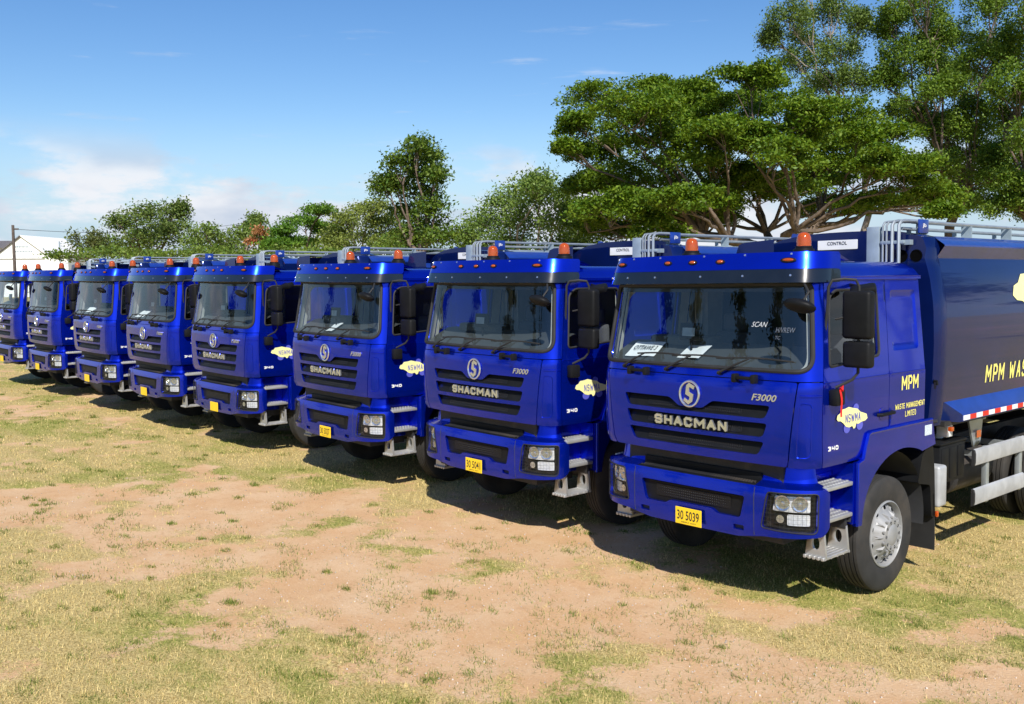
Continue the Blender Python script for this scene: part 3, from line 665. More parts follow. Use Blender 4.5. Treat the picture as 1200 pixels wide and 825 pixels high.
    for k in range(10):
        a = 2 * PI * k / 10; wh.lathe([(.0005, .0012), (.017, .001), (.017, .0)], 12, Matrix.Translation((.0865, .124 * math.cos(a), .124 * math.sin(a))) @ Matrix.Rotation(PI / 2, 4, 'Y'))
    HM = wh.mesh('hub_hole_shade', 'interior_dark')  # flat dark discs on the hub plate, painted as shade inside holes
    rr2 = rim_mesh([(.10, -.11), (.18, -.12), (.20, -.13), (.25, -.125), (.288, -.10)], .235, 10, .026); rr2.lathe([(.10, -.11), (.095, .0), (.07, .02), (.0005, .025)], 24, Matrix.Rotation(PI / 2, 4, 'Y'))
    RR = rr2.mesh('rim', 'rim_silver', 30)
    def wheel(x, y, front):
        w = empty('wheel', (x, y, .545)); w.parent = T
        if x < 0: w.rotation_euler = (0, 0, PI)
        obj_from('tyre', TM, w); rim_ = obj_from('rim', RM if front else RR, w); rim_.location = (.098, 0, 0)
        if front: hh_ = obj_from('hub_cap_hole_shade', HM, w); hh_.location = (.098, 0, 0); hh_['kind'] = 'stuff'
    for x in (1.085, -1.085): wheel(x, 1.43, True)
    for y in (5.50, 6.86):
        for x in (1.09, .75, -1.09, -.75): wheel(x, y, False)
    # ---------------- chassis and what hangs on it
    ch = MB()
    for x in (-.43, .43): ch.box(x - .04, x + .04, .6, 8.3, .82, 1.08)
    for y in (2.7, 4.2, 5.9, 7.6): ch.box(-.43, .43, y - .06, y + .06, .86, 1.04)
    B(ch, 'chassis_rails', 'chassis')
    ax = MB(); cyl(ax, (-.95, 1.43, .52), .06, 1.9, 'x', 12); B(ax, 'axle', 'chassis')
    for y in (5.50, 6.86): ax = MB(); cyl(ax, (-.9, y, .545), .09, 1.8, 'x', 12); ax.ball((0, y, .545), .25); B(ax, 'axle', 'chassis')
    B(MB().box(-.45, .45, .85, 2.1, .55, 1.34, .08), 'engine', 'chassis')
    bt = MB().box(.72, 1.16, 2.62, 3.20, .83, 1.235, .015); bt.box(.70, 1.175, 2.60, 3.22, 1.235, 1.262, .008)
    for y in (2.72, 2.91, 3.10): bt.box(1.155, 1.168, y - .075, y + .075, .87, 1.20, .006)
    for x_ in (.80, .92, 1.04): bt.box(x_, x_ + .05, 2.612, 2.622, .87, 1.20, .004)
    battery = B(bt, 'battery_box', 'black_plastic')
    hd = MB(); hd.tube([(1.0, 2.6, 1.27), (.95, 2.62, 1.30), (.75, 2.62, 1.30), (.7, 2.6, 1.27)], .012, 6); B(hd, 'lid_handle', 'black_plastic', battery); hd = MB(); hd.tube([(1.0, 3.05, 1.27), (.95, 3.05, 1.30), (.75, 3.05, 1.30), (.7, 3.05, 1.27)], .012, 6); B(hd, 'lid_handle', 'black_plastic', battery)
    B(MB().box(1.0, 1.25, 2.42, 2.60, .635, 1.06, .03, 3), 'air_drier_box', 'grey_guard')
    B(MB().tube([(1.10, 2.5, 1.04), (1.10, 2.5, 1.20), (1.05, 2.5, 1.26)], .02, 8), 'drier_pipe', 'rubber')
    B(MB().box(1.02, 1.14, 2.82, 2.95, 1.30, 1.42, .01), 'junction_box', 'white_paint')
    cp = MB(); cyl(cp, (.96, 2.98, 1.262), .06, .03, 'z', 20, .006); B(cp, 'filler_cap', 'tape_white')
    B(MB().box(1.18, 1.22, 2.74, 2.80, 1.38, 1.425, .006), 'side_marker', 'amber')
    # side guards
    sec = [(0, 0), (.022, .012), (.03, .05), (.03, .135), (.022, .172), (0, .185)]
    for s in (1, -1):
        for z in (.945, .515):
            g = MB(); ys = (3.25, 3.30, 4.30, 4.34)
            A = [[Vector((s * (1.215 + x), y, z + h)) for x, h in sec] for y in (3.255, 4.60)]
            g.strip(A[0], A[1], True); g.add(A[0], [tuple(range(6))]); g.add(A[1], [tuple(range(6))[::-1]])
            gu = B(g, 'side_guard', 'grey_guard', T, 20)
            B(MB().add([Vector((s * (1.213 + x * 1.12), 3.243, z + .0925 + (h - .0925) * 1.04)) for x, h in sec] + [Vector((s * (1.213 + x * 1.12), 3.275, z + .0925 + (h - .0925) * 1.04)) for x, h in sec], [tuple(range(6)), tuple(range(11, 5, -1))] + [(i, (i + 1) % 6, 6 + (i + 1) % 6, 6 + i) for i in range(6)]), 'end_cap', 'rubber', gu)
        for y in (3.66, 4.56):
            p = MB().box(*(sorted((s * 1.155, s * 1.213))), y - .035, y + .035, .50, 1.12, .006); p.box(*sorted((s * .45, s * 1.16)), y - .03, y + .03, .99, 1.05); B(p, 'guard_post', 'steel_pipe')
    brk = MB(); brk.panel(rpoly([(3.42, 1.42), (3.78, 1.42), (3.72, 1.14), (3.56, 1.10), (3.48, 1.28)], .03, 3), [], lambda u, v, d=0: Vector((1.10 + d, u, v)), .1, 0, .02); brk.tube([(1.08, 3.45, 1.43), (1.12, 3.55, 1.47), (1.12, 3.72, 1.47), (1.10, 3.78, 1.42)], .035, 8)
    B(brk, 'body_mount', 'steel_pipe'); B(MB().box(1.122, 1.128, 3.57, 3.67, 1.21, 1.29, .002, 1), 'warning_sticker', 'amber_dark')
    ft = MB(); cyl(ft, (.78, 3.35, .80), .24, .95, 'y', 28, .03); B(ft, 'air_tank', 'chassis')
    # ---------------- refuse body
    SX = [(1.70, 1.215), (1.95, 1.238), (2.3, 1.248), (2.7, 1.236), (3.0, 1.188), (3.17, 1.135)]
    Y0, Y1 = 2.56, 8.2
    side = lambda s: (lambda u, v, d=0: Vector((s * (pw(v, SX) + d), u, v)))
    zs = [1.70 + (3.165 - 1.70) * k / 14 for k in range(15)]
    for s in (1, -1):
        B(MB().grid(lambda u, v: side(s)(u, v), [Y0 - .06, 3.5, 4.6, 5.8, 7.0, Y1], zs), 'body_side', 'body_blue')
        # bottom skirt that flares out, top coaming
        sk = MB(); pr_ = [(1.215, 1.70), (1.305, 1.555), (1.305, 1.49), (1.28, 1.478), (.9, 1.478)]
        yA = [2.57, 2.80, 2.80, 2.80, 2.62]
        A = [Vector((s * x, y, z)) for (x, z), y in zip(pr_, yA)]; Bq = [Vector((s * x, Y1, z)) for x, z in pr_]
        sk.strip(A, Bq, False); sk.add(A, [(0, 1, 2, 3, 4)]); B(sk, 'body_skirt', 'ledge_blue')
        cm_ = MB(); pr_ = [(1.132, 3.155), (1.222, 3.282), (1.222, 3.297), (1.10, 3.385), (1.05, 3.39)]
        A = [Vector((s * x, 2.50, z)) for x, z in pr_]; Bq = [Vector((s * x, Y1, z)) for x, z in pr_]
        cm_.strip(A, Bq, False); B(cm_, 'body_coaming', 'ledge_blue')
        # front frame: curved rib that closes the body in front
        fr_ = MB(); zz = [1.475, 1.60] + zs + [3.26, 3.33, 3.375, 3.40]
        xo = [1.20, 1.22] + [pw(z, SX) + .012 for z in zs] + [1.165, 1.14, 1.12, 1.04]
        A = [Vector((s * (x - .03), 2.29, z)) for x, z in zip(xo, zz)]; Bq = [Vector((s * x, 2.335, z)) for x, z in zip(xo, zz)]; C_ = [Vector((s * x, 2.52, z)) for x, z in zip(xo, zz)]; D_ = [Vector((s * .62, 2.29, z)) for z in zz]
        fr_.strip(A, Bq, False); fr_.strip(Bq, C_, False); fr_.strip(D_, A, False); fr_.strip([a for a in (D_[-1], A[-1], Bq[-1], C_[-1])], [Vector((s * .62, y, 3.42)) for y in (2.29, 2.29, 2.335, 2.52)], False)
        fr_.strip([D_[0], A[0], Bq[0], C_[0]], [Vector((s * .62, y, 1.475)) for y in (2.29, 2.29, 2.335, 2.52)], False)
        B(fr_, 'body_front_frame', 'body_blue')
        B(MB().tube([(s * 1.232, 2.30, 1.94), (s * 1.262, 2.30, 1.94), (s * 1.265, 2.30, 1.90)], .014, 6), 'body_hook', 'black_plastic')
        B(MB().tube([(s * 1.2, 2.30, 1.53), (s * 1.24, 2.36, 1.53)], .018, 6), 'body_bolt', 'chassis')
    hb = MB()
    for x, z in ((1.035, 3.19), (.885, 3.19)): hb.lathe([(.062, .0), (.062, .005), (.05, .006), (.05, .002), (.0005, .001)], 24, Matrix.Translation((x, 2.288, z)) @ Matrix.Rotation(PI / 2, 4, 'X'))
    B(hb, 'frame_hole_shade', 'hole_shade_black')['kind'] = 'stuff'  # black discs on an uncut plate, hole shade put into their colour
    arch_z = lambda x: pw(abs(x), [(0, 3.487), (.25, 3.485), (.52, 3.475), (.81, 3.43), (.95, 3.385), (1.05, 3.335), (1.12, 3.26)])
    xs = [-1.12 + 2.24 * k / 32 for k in range(33)]
    fw = MB(); fw.strip([Vector((x, 2.75, arch_z(x))) for x in xs], [Vector((x, 2.75, 1.48)) for x in xs], False); fw.strip([Vector((x, 2.75, arch_z(x))) for x in xs], [Vector((x, 2.81, arch_z(x))) for x in xs], False); B(fw, 'body_bulkhead', 'body_blue')
    rf = MB(); rz = lambda x: pw(abs(x), [(0, 3.43), (.5, 3.425), (.95, 3.40), (1.08, 3.383)])
    xs2 = [-1.08 + 2.16 * k / 16 for k in range(17)]
    rf.grid(lambda u, v: Vector((u, v, rz(u))), xs2, [2.80, 3.6, 4.6, 5.8, 7.0, Y1]); B(rf, 'body_roof', 'post_grey')
    B(MB().box(-1.2, 1.2, 2.62, Y1, 1.44, 1.49), 'body_floor', 'chassis')
    hp = MB(); hp.add([(s * 1.2, y, z) for s in (-1, 1) for y, z in ((Y1, 1.48), (Y1, 3.40), (8.7, 3.30), (9.25, 2.3), (9.25, 1.35), (8.9, 1.1), (Y1, 1.1))], [(0, 1, 2, 3, 4, 5, 6), (13, 12, 11, 10, 9, 8, 7)] + [(i, (i + 1) % 7, 7 + (i + 1) % 7, 7 + i) for i in range(7)]); B(hp, 'tailgate_hopper', 'body_blue')
    # pipes, post, roof rails
    B(MB().box(.545, .685, 2.20, 2.28, 2.6, 3.495, .008), 'front_post', 'post_grey')
    for i, x in enumerate((.725, .765, .825, .895)):
        r_ = .011 if i < 2 else .018
        B(MB().tube([(x, 2.20, 2.4), (x, 2.20, 3.50), (x + .005, 2.23, 3.535), (x + .01, 2.30, 3.545), (x + .03 * (i > 1), 2.6, 3.545)], r_, 8), 'hydraulic_pipe', 'steel_pipe')
    cl_ = MB(); cl_.box(.70, .95, 2.19, 2.235, 3.31, 3.345, .006); cl_.box(.90, 1.0, 2.22, 2.29, 3.30, 3.35); B(cl_, 'pipe_clamp', 'post_grey')
    for x, z in ((.90, 3.535), (.97, 3.535), (.80, 3.475)):
        B(MB().tube([(x, 2.45, z), (x, 5.0, z), (x, Y1, z)], .016 if z > 3.5 else .018, 8), 'roof_rail', 'steel_pipe')
    for k in range(6):
        y = 2.6 + k * 1.05; B(MB().box(.88, .99, y - .012, y + .012, 3.39, 3.522).box(.78, .82, y - .012, y + .012, 3.39, 3.46), 'rail_bracket', 'post_grey')
    jb = B(MB().box(.98, 1.0, 2.42, 2.62, 3.42, 3.56, .006), 'bracket_box', 'ledge_blue')
    B(text_on(MB(), 'jb', lambda u, v, d=0: Vector((1.0 + d, u, v)), 2.48, 2.56, 3.47, 3.52, .004), 'bracket_mark', 'white_paint', jb, 0)
    lug = MB(); lug.panel(rpoly([(-.95, 3.36), (-.80, 3.36), (-.82, 3.50), (-.90, 3.52)], .02, 3), [], flatXZ(3.1), .1, 0, .02); B(lug, 'lifting_lug', 'ledge_blue')
    sg = B(MB().panel(rrect(-.34, .145, 3.295, 3.40, .004, 1), [], flatXZ(2.742), .2, 0, .006), 'body_sign', 'white_paint')
    B(text_on(MB(), 'CONTROL', flatXZ(2.742), -.22, .02, 3.345, 3.383, .003), 'sign_lettering', 'ink', sg, 0)
    # reflective tape, side lettering and map on the left flank
    for k in range(34):
        y = 2.815 + .152 * k; B(MB().box(1.304, 1.3085, y, y + .15, 1.497, 1.548), 'reflective_tape', 'tape_white' if k % 2 == 0 else 'tape_red')
    bs = side(1)
    B(block_text(MB(), 'MPM WASTE MANAGEMENT LIMITED', bs, 3.49, 7.6, 1.828, 2.022, .004, 0, .3), 'body_lettering', 'decal_yellow', T, 0)
    il = [(4.18 + 1.9 * x, 2.42 + .62 * y) for x, y in isl]
    bm_ = B(MB().panel(il, [], bs, .1, .004), 'map_decal', 'decal_pale', T, 0)
    B(block_text(MB(), 'NSWMA', bs, 4.75, 5.6, 2.62, 2.86, .007, 0, .25), 'decal_lettering', 'decal_blue', bm_, 0)
    # ---------------- cab interior
    da = MB(); sec = [(.20, 1.9), (.14, 2.12), (.20, 2.19), (.34, 2.275), (.50, 2.345), (.60, 2.355), (.68, 2.30), (.68, 1.75)]
    A = [Vector((-1.15, y, z)) for y, z in sec]; Bq = [Vector((1.15, y, z)) for y, z in sec]
    da.strip(A, Bq, False); da.box(-.88, -.15, .46, .72, 2.18, 2.42, .03); dash_ = B(da, 'dashboard', 'dash', T, 30)
    sc_ = MB(); sc_.box(-.13, .13, -.012, .012, -.085, .085, .012, 2, Matrix.Translation((-.26, .34, 2.47)) @ Matrix.Rotation(-.12, 4, 'X')); sc_.tube([(-.26, .35, 2.27), (-.26, .35, 2.42)], .012, 6); so_ = B(sc_, 'monitor', 'black_plastic', dash_)
    B(MB().box(-.075, .075, -.006, .0, -.04, .04, 0, 1, Matrix.Translation((-.27, .322, 2.47)) @ Matrix.Rotation(-.12, 4, 'X')), 'monitor_back', 'post_grey', dash_)
    swm = MB(); Rw = Matrix.Translation((-.55, .80, 2.20)) @ Matrix.Rotation(-.95, 4, 'X')
    swm.tube([Rw @ Vector((.22 * math.cos(2 * PI * k / 28), .22 * math.sin(2 * PI * k / 28), 0)) for k in range(28)], .016, 7, True)
    for a in (.3, 2.84, 4.71): swm.tube([Rw @ Vector((0, 0, -.02)), Rw @ Vector((.22 * math.cos(a), .22 * math.sin(a), 0))], .014, 6)
    swm.tube([Rw @ Vector((0, 0, -.01)), Vector((-.55, .45, 1.9))], .035, 8); B(swm, 'steering_wheel', 'rubber')
    for x in (-.55, .58):
        se = MB(); se.box(x - .25, x + .25, .95, 1.45, 1.72, 1.86, .05, 3); se.box(x - .24, x + .24, 1.40, 1.55, 1.82, 2.42, .06, 3, None); se.box(x - .14, x + .14, 1.43, 1.53, 2.42, 2.62, .045, 3); se.box(x - .18, x + .18, 1.0, 1.4, 1.42, 1.73)
        B(se, 'seat', 'seat')
    cu = MB()
    for s in (-1, 1): cu.grid(lambda u, v: Vector((s * (1.06 + .018 * math.sin(u * 60)), u, v)), [1.42 + .014 * k for k in range(20)], [1.95, 2.5, 2.88])
    B(cu, 'curtains', 'trim_light')
    return T

TRUCKS = [(0.0, 0.0, -.0118, 0.), (-3.3145, .086, 0, .004), (-6.772, .087, .003, -.003), (-10.529, .075, .002, .003), (-13.687, .031, 0, .0), (-17.173, .055, .002, .004), (-21.03, .07, 0, -.003), (-24.39, .058, .002, 0)]
LABELS = ['blue garbage truck with plate 30 5039 at the open end of the row',
 'blue garbage truck with plate 30 5041, parked beside the truck plated 30 5039',
 'blue garbage truck third along the row from the end truck plated 30 5039',
 'blue garbage truck fourth along the row from the end truck plated 30 5039',
 'blue garbage truck fifth along the row from the end truck plated 30 5039',
 'blue garbage truck sixth along the row from the end truck plated 30 5039',
 'blue garbage truck seventh along the row from the end truck plated 30 5039',
 'blue garbage truck eighth in the row, farthest from the truck plated 30 5039']
def copy_tree(o, parent=None):
    c = o.copy(); COL.objects.link(c)
    if parent: c.parent = parent
    for ch in o.children: copy_tree(ch, c)
    return c
proto = make_truck()
roots = [proto] + [copy_tree(proto) for _ in TRUCKS[1:]]
for i, (r, (x, y, ry, rz)) in enumerate(zip(roots, TRUCKS)):
    r.location = (x, y, 0); r.rotation_euler = (0, ry, rz); tag(r, LABELS[i], 'garbage truck', 'blue garbage trucks parked in a row')
def child(root, name): return next(c for c in root.children_recursive if c.name.split('.')[0] == name)
for i, txt in ((0, '30 5039'), (1, '30 5041'), (2, '30 5027')):
    pl = child(roots[i], 'number_plate'); F = flatXZ(-.0305)
    mb = text_on(MB(), txt, F, -.128, .128, .712, .80, .002, 0, .008); text_on(mb, 'JAMAICA  GOVT', F, -.085, .095, .682, .697, .002, 0, .005)
    o = mb.build('plate_lettering', 'ink', None, 0); o.parent = roots[i].children[0]; o.parent = pl
bpy.context.view_layer.update()

STEER = [0.02, -.05, .03, -.02, .06, 0, -.04, .03]
for r_, a_ in zip(roots, STEER):
    for c_ in r_.children:
        if c_.name.split('.')[0] == 'wheel' and c_.location.y < 2: c_.rotation_euler.z += a_

# ================================================================ ground, grass, gravel
rng = np.random.default_rng(7)
def _hash(ix, iy, s): 
    h = (ix.astype(np.int64) * 374761393 + iy.astype(np.int64) * 668265263 + s * 974711) & 0x7fffffff
    h = ((h ^ (h >> 13)) * 1274126177) & 0x7fffffff
    return ((h ^ (h >> 16)) & 0xffff) / 65535.0
def vnoise(x, y, s=0):
    ix = np.floor(x); iy = np.floor(y); fx = x - ix; fy = y - iy; fx = fx * fx * (3 - 2 * fx); fy = fy * fy * (3 - 2 * fy)
    a = _hash(ix, iy, s); b = _hash(ix + 1, iy, s); c = _hash(ix, iy + 1, s); d = _hash(ix + 1, iy + 1, s)
    return (a * (1 - fx) + b * fx) * (1 - fy) + (c * (1 - fx) + d * fx) * fy
def fbm(x, y, s=0, o=5):
    v = np.zeros_like(x); a = .5; t = 0
    for k in range(o): v += a * vnoise(x * 2 ** k + 17.3 * k, y * 2 ** k - 9.1 * k, s + k); t += a; a *= .55
    return v / t
# worn bare-soil patches: centre (x, y), half-size across the field and along it, strength
VX = Vector((CR.x, CR.y, 0)).normalized(); VY = Vector((CD.x, CD.y, 0)).normalized()
BARE = []
for px, py, ra, rb, w in ((60, 588, 2.2, 1.1, .85), (230, 602, 1.8, 1.0, .85), (400, 628, 1.8, 1.1, .95), (560, 645, 1.8, 1.0, .9), (640, 690, 1.3, .8, 1.0), (520, 700, 1.2, .7, .85), (450, 745, 1.0, .55, .7), (700, 725, .8, .5, .7), (850, 795, .9, .4, 1.0), (1030, 812, .8, .22, .9), (760, 660, .8, .4, .6), (1180, 800, .5, .3, .7), (600, 790, .6, .3, .45), (330, 700, .7, .5, .45), (30, 470, 1.0, 1.6, .3)):
    g = ground_at(px, py); BARE.append((g.x, g.y, ra, rb, w))
def cover(x, y):
    b = np.zeros_like(x)
    for gx, gy, ra, rb, w in BARE:
        u = ((x - gx) * VX.x + (y - gy) * VX.y) / ra; v = ((x - gx) * VY.x + (y - gy) * VY.y) / rb
        b = np.maximum(b, w * np.exp(-.5 * (u * u + v * v) ** 1.3))
    n = fbm(x * .9, y * .9, 3, 5); n2 = fbm(x * 3.1, y * 3.1, 11, 4)
    c = .82 - 1.08 * b + (n - .5) * 2.1 + (n2 - .5) * 1.4
    return np.clip(c, 0, 1)
def green(x, y): return np.clip((fbm(x * .45 + 4, y * .8, 23, 4) - .44) * 4.2 + (fbm(x * 2.6, y * 5, 31, 3) - .5) * 1.8, 0, 1)
def np_mesh(name, V, Fc, cols=None):
    me = bpy.data.meshes.new(name); nv = len(V); nf, k = Fc.shape
    me.vertices.add(nv); me.vertices.foreach_set('co', np.ascontiguousarray(V, dtype=np.float32).ravel())
    me.loops.add(nf * k); me.loops.foreach_set('vertex_index', np.ascontiguousarray(Fc, dtype=np.int32).ravel())
    me.polygons.add(nf); me.polygons.foreach_set('loop_start', np.arange(0, nf * k, k, dtype=np.int32)); me.polygons.foreach_set('loop_total', np.full(nf, k, dtype=np.int32))
    if cols is not None:
        at_ = me.color_attributes.new('tint', 'FLOAT_COLOR', 'POINT'); at_.data.foreach_set('color', np.concatenate([cols, np.ones((nv, 1))], 1).astype(np.float32).ravel())
    me.update(); return me
def axis(lo, hi, fine0, fine1, step):
    a = list(np.arange(fine0, fine1, step)); x = fine1; s = step
    while x < hi: a.append(x); s *= 1.22; x += s
    a.append(hi); x = fine0; s = step; L = []
    while x > lo: s *= 1.22; x -= s; L.append(max(x, lo))
    return np.array(L[::-1] + a)
gx = axis(-1500, 1500, -28, 8, .09); gy = axis(-1500, 1500, -6, 8, .09)
X, Y = np.meshgrid(gx, gy); near = (X > -40) & (X < 14) & (Y > -10) & (Y < 12)
cv = cover(X, Y); gr = green(X, Y)
Z = np.where(near, (fbm(X * .7, Y * .7, 41, 4) - .5) * .03 + (cv - .5) * .012 + (fbm(X * 5, Y * 5, 47, 3) - .5) * .012 - .012, -.012)
nxg, nyg = len(gx), len(gy); ii = np.arange(nxg * nyg).reshape(nyg, nxg)
Fq = np.stack([ii[:-1, :-1], ii[:-1, 1:], ii[1:, 1:], ii[1:, :-1]], -1).reshape(-1, 4)
gm = np_mesh('ground', np.stack([X, Y, Z], -1).reshape(-1, 3), Fq, np.stack([cv, gr, cv * 0], -1).reshape(-1, 3)); gm.shade_smooth()
def ground_mat():
    m = bpy.data.materials.new('dry_ground'); m.use_nodes = True; t = m.node_tree; b = t.nodes['Principled BSDF']; b.inputs['Roughness'].default_value = .95; b.inputs['Specular IOR Level'].default_value = .15
    a = N(t, 'ShaderNodeAttribute', attribute_name='tint'); s = N(t, 'ShaderNodeSeparateXYZ'); t.links.new(a.outputs['Vector'], s.inputs[0])
    c = N(t, 'ShaderNodeTexCoord')
    def nz(sc, det=6, ro=.6):
        n = N(t, 'ShaderNodeTexNoise'); n.inputs['Scale'].default_value = sc; n.inputs['Detail'].default_value = det; n.inputs['Roughness'].default_value = ro; t.links.new(c.outputs['Object'], n.inputs['Vector']); return n.outputs['Fac']
    def mix(f, p, q):
        n = N(t, 'ShaderNodeMix', data_type='RGBA'); t.links.new(f, n.inputs[0])
        for i, v in ((6, p), (7, q)):
            if isinstance(v, tuple): n.inputs[i].default_value = (*v, 1)
            else: t.links.new(v, n.inputs[i])
        return n.outputs[2]
    soil = mix(RANGE(t, nz(1.3), .35, .68), (.57, .345, .175), (.62, .42, .245)); soil = mix(RANGE(t, nz(55, 3), .55, .75), soil, (.70, .54, .37)); soil = mix(RANGE(t, nz(16, 6, .7), .54, .72), soil, (.48, .28, .14)); soil = mix(RANGE(t, nz(90, 4, .7), .60, .74), soil, (.36, .21, .11)); soil = mix(RANGE(t, nz(4, 5), .56, .75), soil, (.54, .33, .17))
    thatch = mix(RANGE(t, nz(60, 5, .75), .38, .64), (.27, .195, .07), (.66, .52, .23)); gcol = mix(RANGE(t, nz(30, 5), .3, .7), (.15, .18, .03), (.38, .36, .085))
    thatch = mix(MATH(t, 'MULTIPLY', s.outputs[1], .75), thatch, gcol)
    f = MATH(t, 'ADD', s.outputs[0], MATH(t, 'MULTIPLY', MATH(t, 'SUBTRACT', nz(26, 6, .7), .5), 1.3))
    t.links.new(mix(RANGE(t, f, .30, .62), soil, thatch), b.inputs['Base Color'])
    bp = N(t, 'ShaderNodeBump'); bp.inputs['Strength'].default_value = .55; bp.inputs['Distance'].default_value = .03; t.links.new(nz(45, 6, .7), bp.inputs['Height']); t.links.new(bp.outputs[0], b.inputs['Normal'])
    return m
gm.materials.append(ground_mat()); tag(obj_from('ground', gm), None, None, None, 'structure')
def tint_mat(name, trans, rough=.7):
    m = bpy.data.materials.new(name); m.use_nodes = True; t = m.node_tree; t.nodes.clear(); o = N(t, 'ShaderNodeOutputMaterial')
    a = N(t, 'ShaderNodeAttribute', attribute_name='tint'); d = N(t, 'ShaderNodeBsdfPrincipled'); d.inputs['Roughness'].default_value = rough; d.inputs['Specular IOR Level'].default_value = .25
    tr = N(t, 'ShaderNodeBsdfTranslucent'); mx = N(t, 'ShaderNodeMixShader'); mx.inputs[0].default_value = trans
    t.links.new(a.outputs['Color'], d.inputs['Base Color'])
    hs = N(t, 'ShaderNodeHueSaturation'); hs.inputs['Saturation'].default_value = 1.15; hs.inputs['Value'].default_value = 1.2; t.links.new(a.outputs['Color'], hs.inputs['Color']); t.links.new(hs.outputs[0], tr.inputs[0])
    t.links.new(d.outputs[0], mx.inputs[1]); t.links.new(tr.outputs[0], mx.inputs[2]); t.links.new(mx.outputs[0], o.inputs[0]); M[name] = m; return m
tint_mat('grass_blade', .2); tint_mat('leaf', .28, .5)
def ground_z(x, y): return (fbm(x * .7, y * .7, 41, 4) - .5) * .03 + (cover(x, y) - .5) * .012 + (fbm(x * 5, y * 5, 47, 3) - .5) * .012 - .012
def sector(n, r0, r1):
    r = r0 * (r1 / r0) ** rng.random(n); a = math.atan2(CD.y, CD.x) + (rng.random(n) - .5) * 1.5
    return CP.x + r * np.cos(a), CP.y + r * np.sin(a), r
def blades(x, y, g, lmin, lmax, wid, flat):
    n = len(x); z = ground_z(x, y); az = rng.random(n) * 2 * PI; L = lmin + (lmax - lmin) * rng.random(n) ** 1.6
    el = np.radians(np.where(rng.random(n) < flat, 8 + 25 * rng.random(n), 35 + 45 * rng.random(n)))
    dx = np.cos(az) * np.cos(el); dy = np.sin(az) * np.cos(el); dz = np.sin(el); px = -np.sin(az) * wid * .5; py = np.cos(az) * wid * .5
    b = np.stack([x, y, z], -1); tip = b + np.stack([dx * L, dy * L, dz * L], -1); sd = np.stack([px, py, px * 0], -1)
    V = np.stack([b - sd, b + sd, tip], 1).reshape(-1, 3)
    s = np.array([.80, .64, .29]); s2 = np.array([.58, .43, .16]); gA = np.array([.09, .15, .02]); gB = np.array([.30, .33, .07])
    k = rng.random((n, 1)); dry = s * k + s2 * (1 - k); k2 = rng.random((n, 1)); grn = gA * k2 + gB * (1 - k2)
    isg = (rng.random(n) < g)[:, None]; c = np.where(isg, grn, dry) * (.7 + .5 * rng.random((n, 1)))
    return V, np.repeat(c, 3, 0)
x, y, r = sector(700000, 2.6, 42); keep = rng.random(len(x)) < np.clip((cover(x, y) - .18) * 1.6, 0, 1); x, y, r = x[keep], y[keep], r[keep]
V1, C1 = blades(x, y, .06 + .62 * green(x, y), .015, .055, .0046 * np.maximum(1, r / 8), .42)
tx, ty, tr_ = sector(2600, 2.6, 30); VX_, VC_ = [V1], [C1]
sel = rng.random(2600) < .8; tx, ty, tr_ = tx[sel], ty[sel], tr_[sel]
k = rng.integers(15, 120, len(tx)); sg = np.repeat(.03 + .13 * rng.random(len(tx)) ** 2, k); bx, by, br = np.repeat(tx, k), np.repeat(ty, k), np.repeat(tr_, k)
bx = bx + rng.normal(size=len(bx)) * sg * 1.3; by = by + rng.normal(size=len(by)) * sg * .9
V2, C2 = blades(bx, by, np.full(len(bx), .88), .02, .065, .005 * np.maximum(1, br / 8), .35); C2 = C2 * np.array([.85, .88, .8])
V = np.concatenate([V1, V2]); C = np.concatenate([C1, C2])
me = np_mesh('grass', V, np.arange(len(V)).reshape(-1, 3), C); me.materials.append(M['grass_blade']); tag(obj_from('grass', me), 'short dry straw and green grass over the parking field', 'grass', None, 'stuff')
# gravel
x, y, r = sector(42000, 2.6, 22); keep = rng.random(len(x)) < np.clip(.55 - cover(x, y), 0, 1) * 1.4; x, y, r = x[keep], y[keep], r[keep]
n = len(x); s = .003 + .009 * rng.random(n) ** 3; z = ground_z(x, y) + s * .3
O = np.array([[1, 0, 0], [0, 1, 0], [-1, 0, 0], [0, -1, 0], [0, 0, .8], [0, 0, -.8]]); OF = np.array([[0, 1, 4], [1, 2, 4], [2, 3, 4], [3, 0, 4], [1, 0, 5], [2, 1, 5], [3, 2, 5], [0, 3, 5]])
V = np.stack([x, y, z], -1)[:, None] + O[None] * (s[:, None, None] * (.6 + .8 * rng.random((n, 6, 1)))); Fc = (OF[None] + 6 * np.arange(n)[:, None, None]).reshape(-1, 3)
cc = np.array([.50, .43, .36]) * (.6 + .7 * rng.random((n, 1))); me = np_mesh('gravel', V.reshape(-1, 3), Fc, np.repeat(cc, 6, 0)); m_ = tint_mat('pebble', 0., .9); me.materials.append(m_)
tag(obj_from('gravel', me), 'small pale pebbles scattered over the bare soil', 'gravel', None, 'stuff')

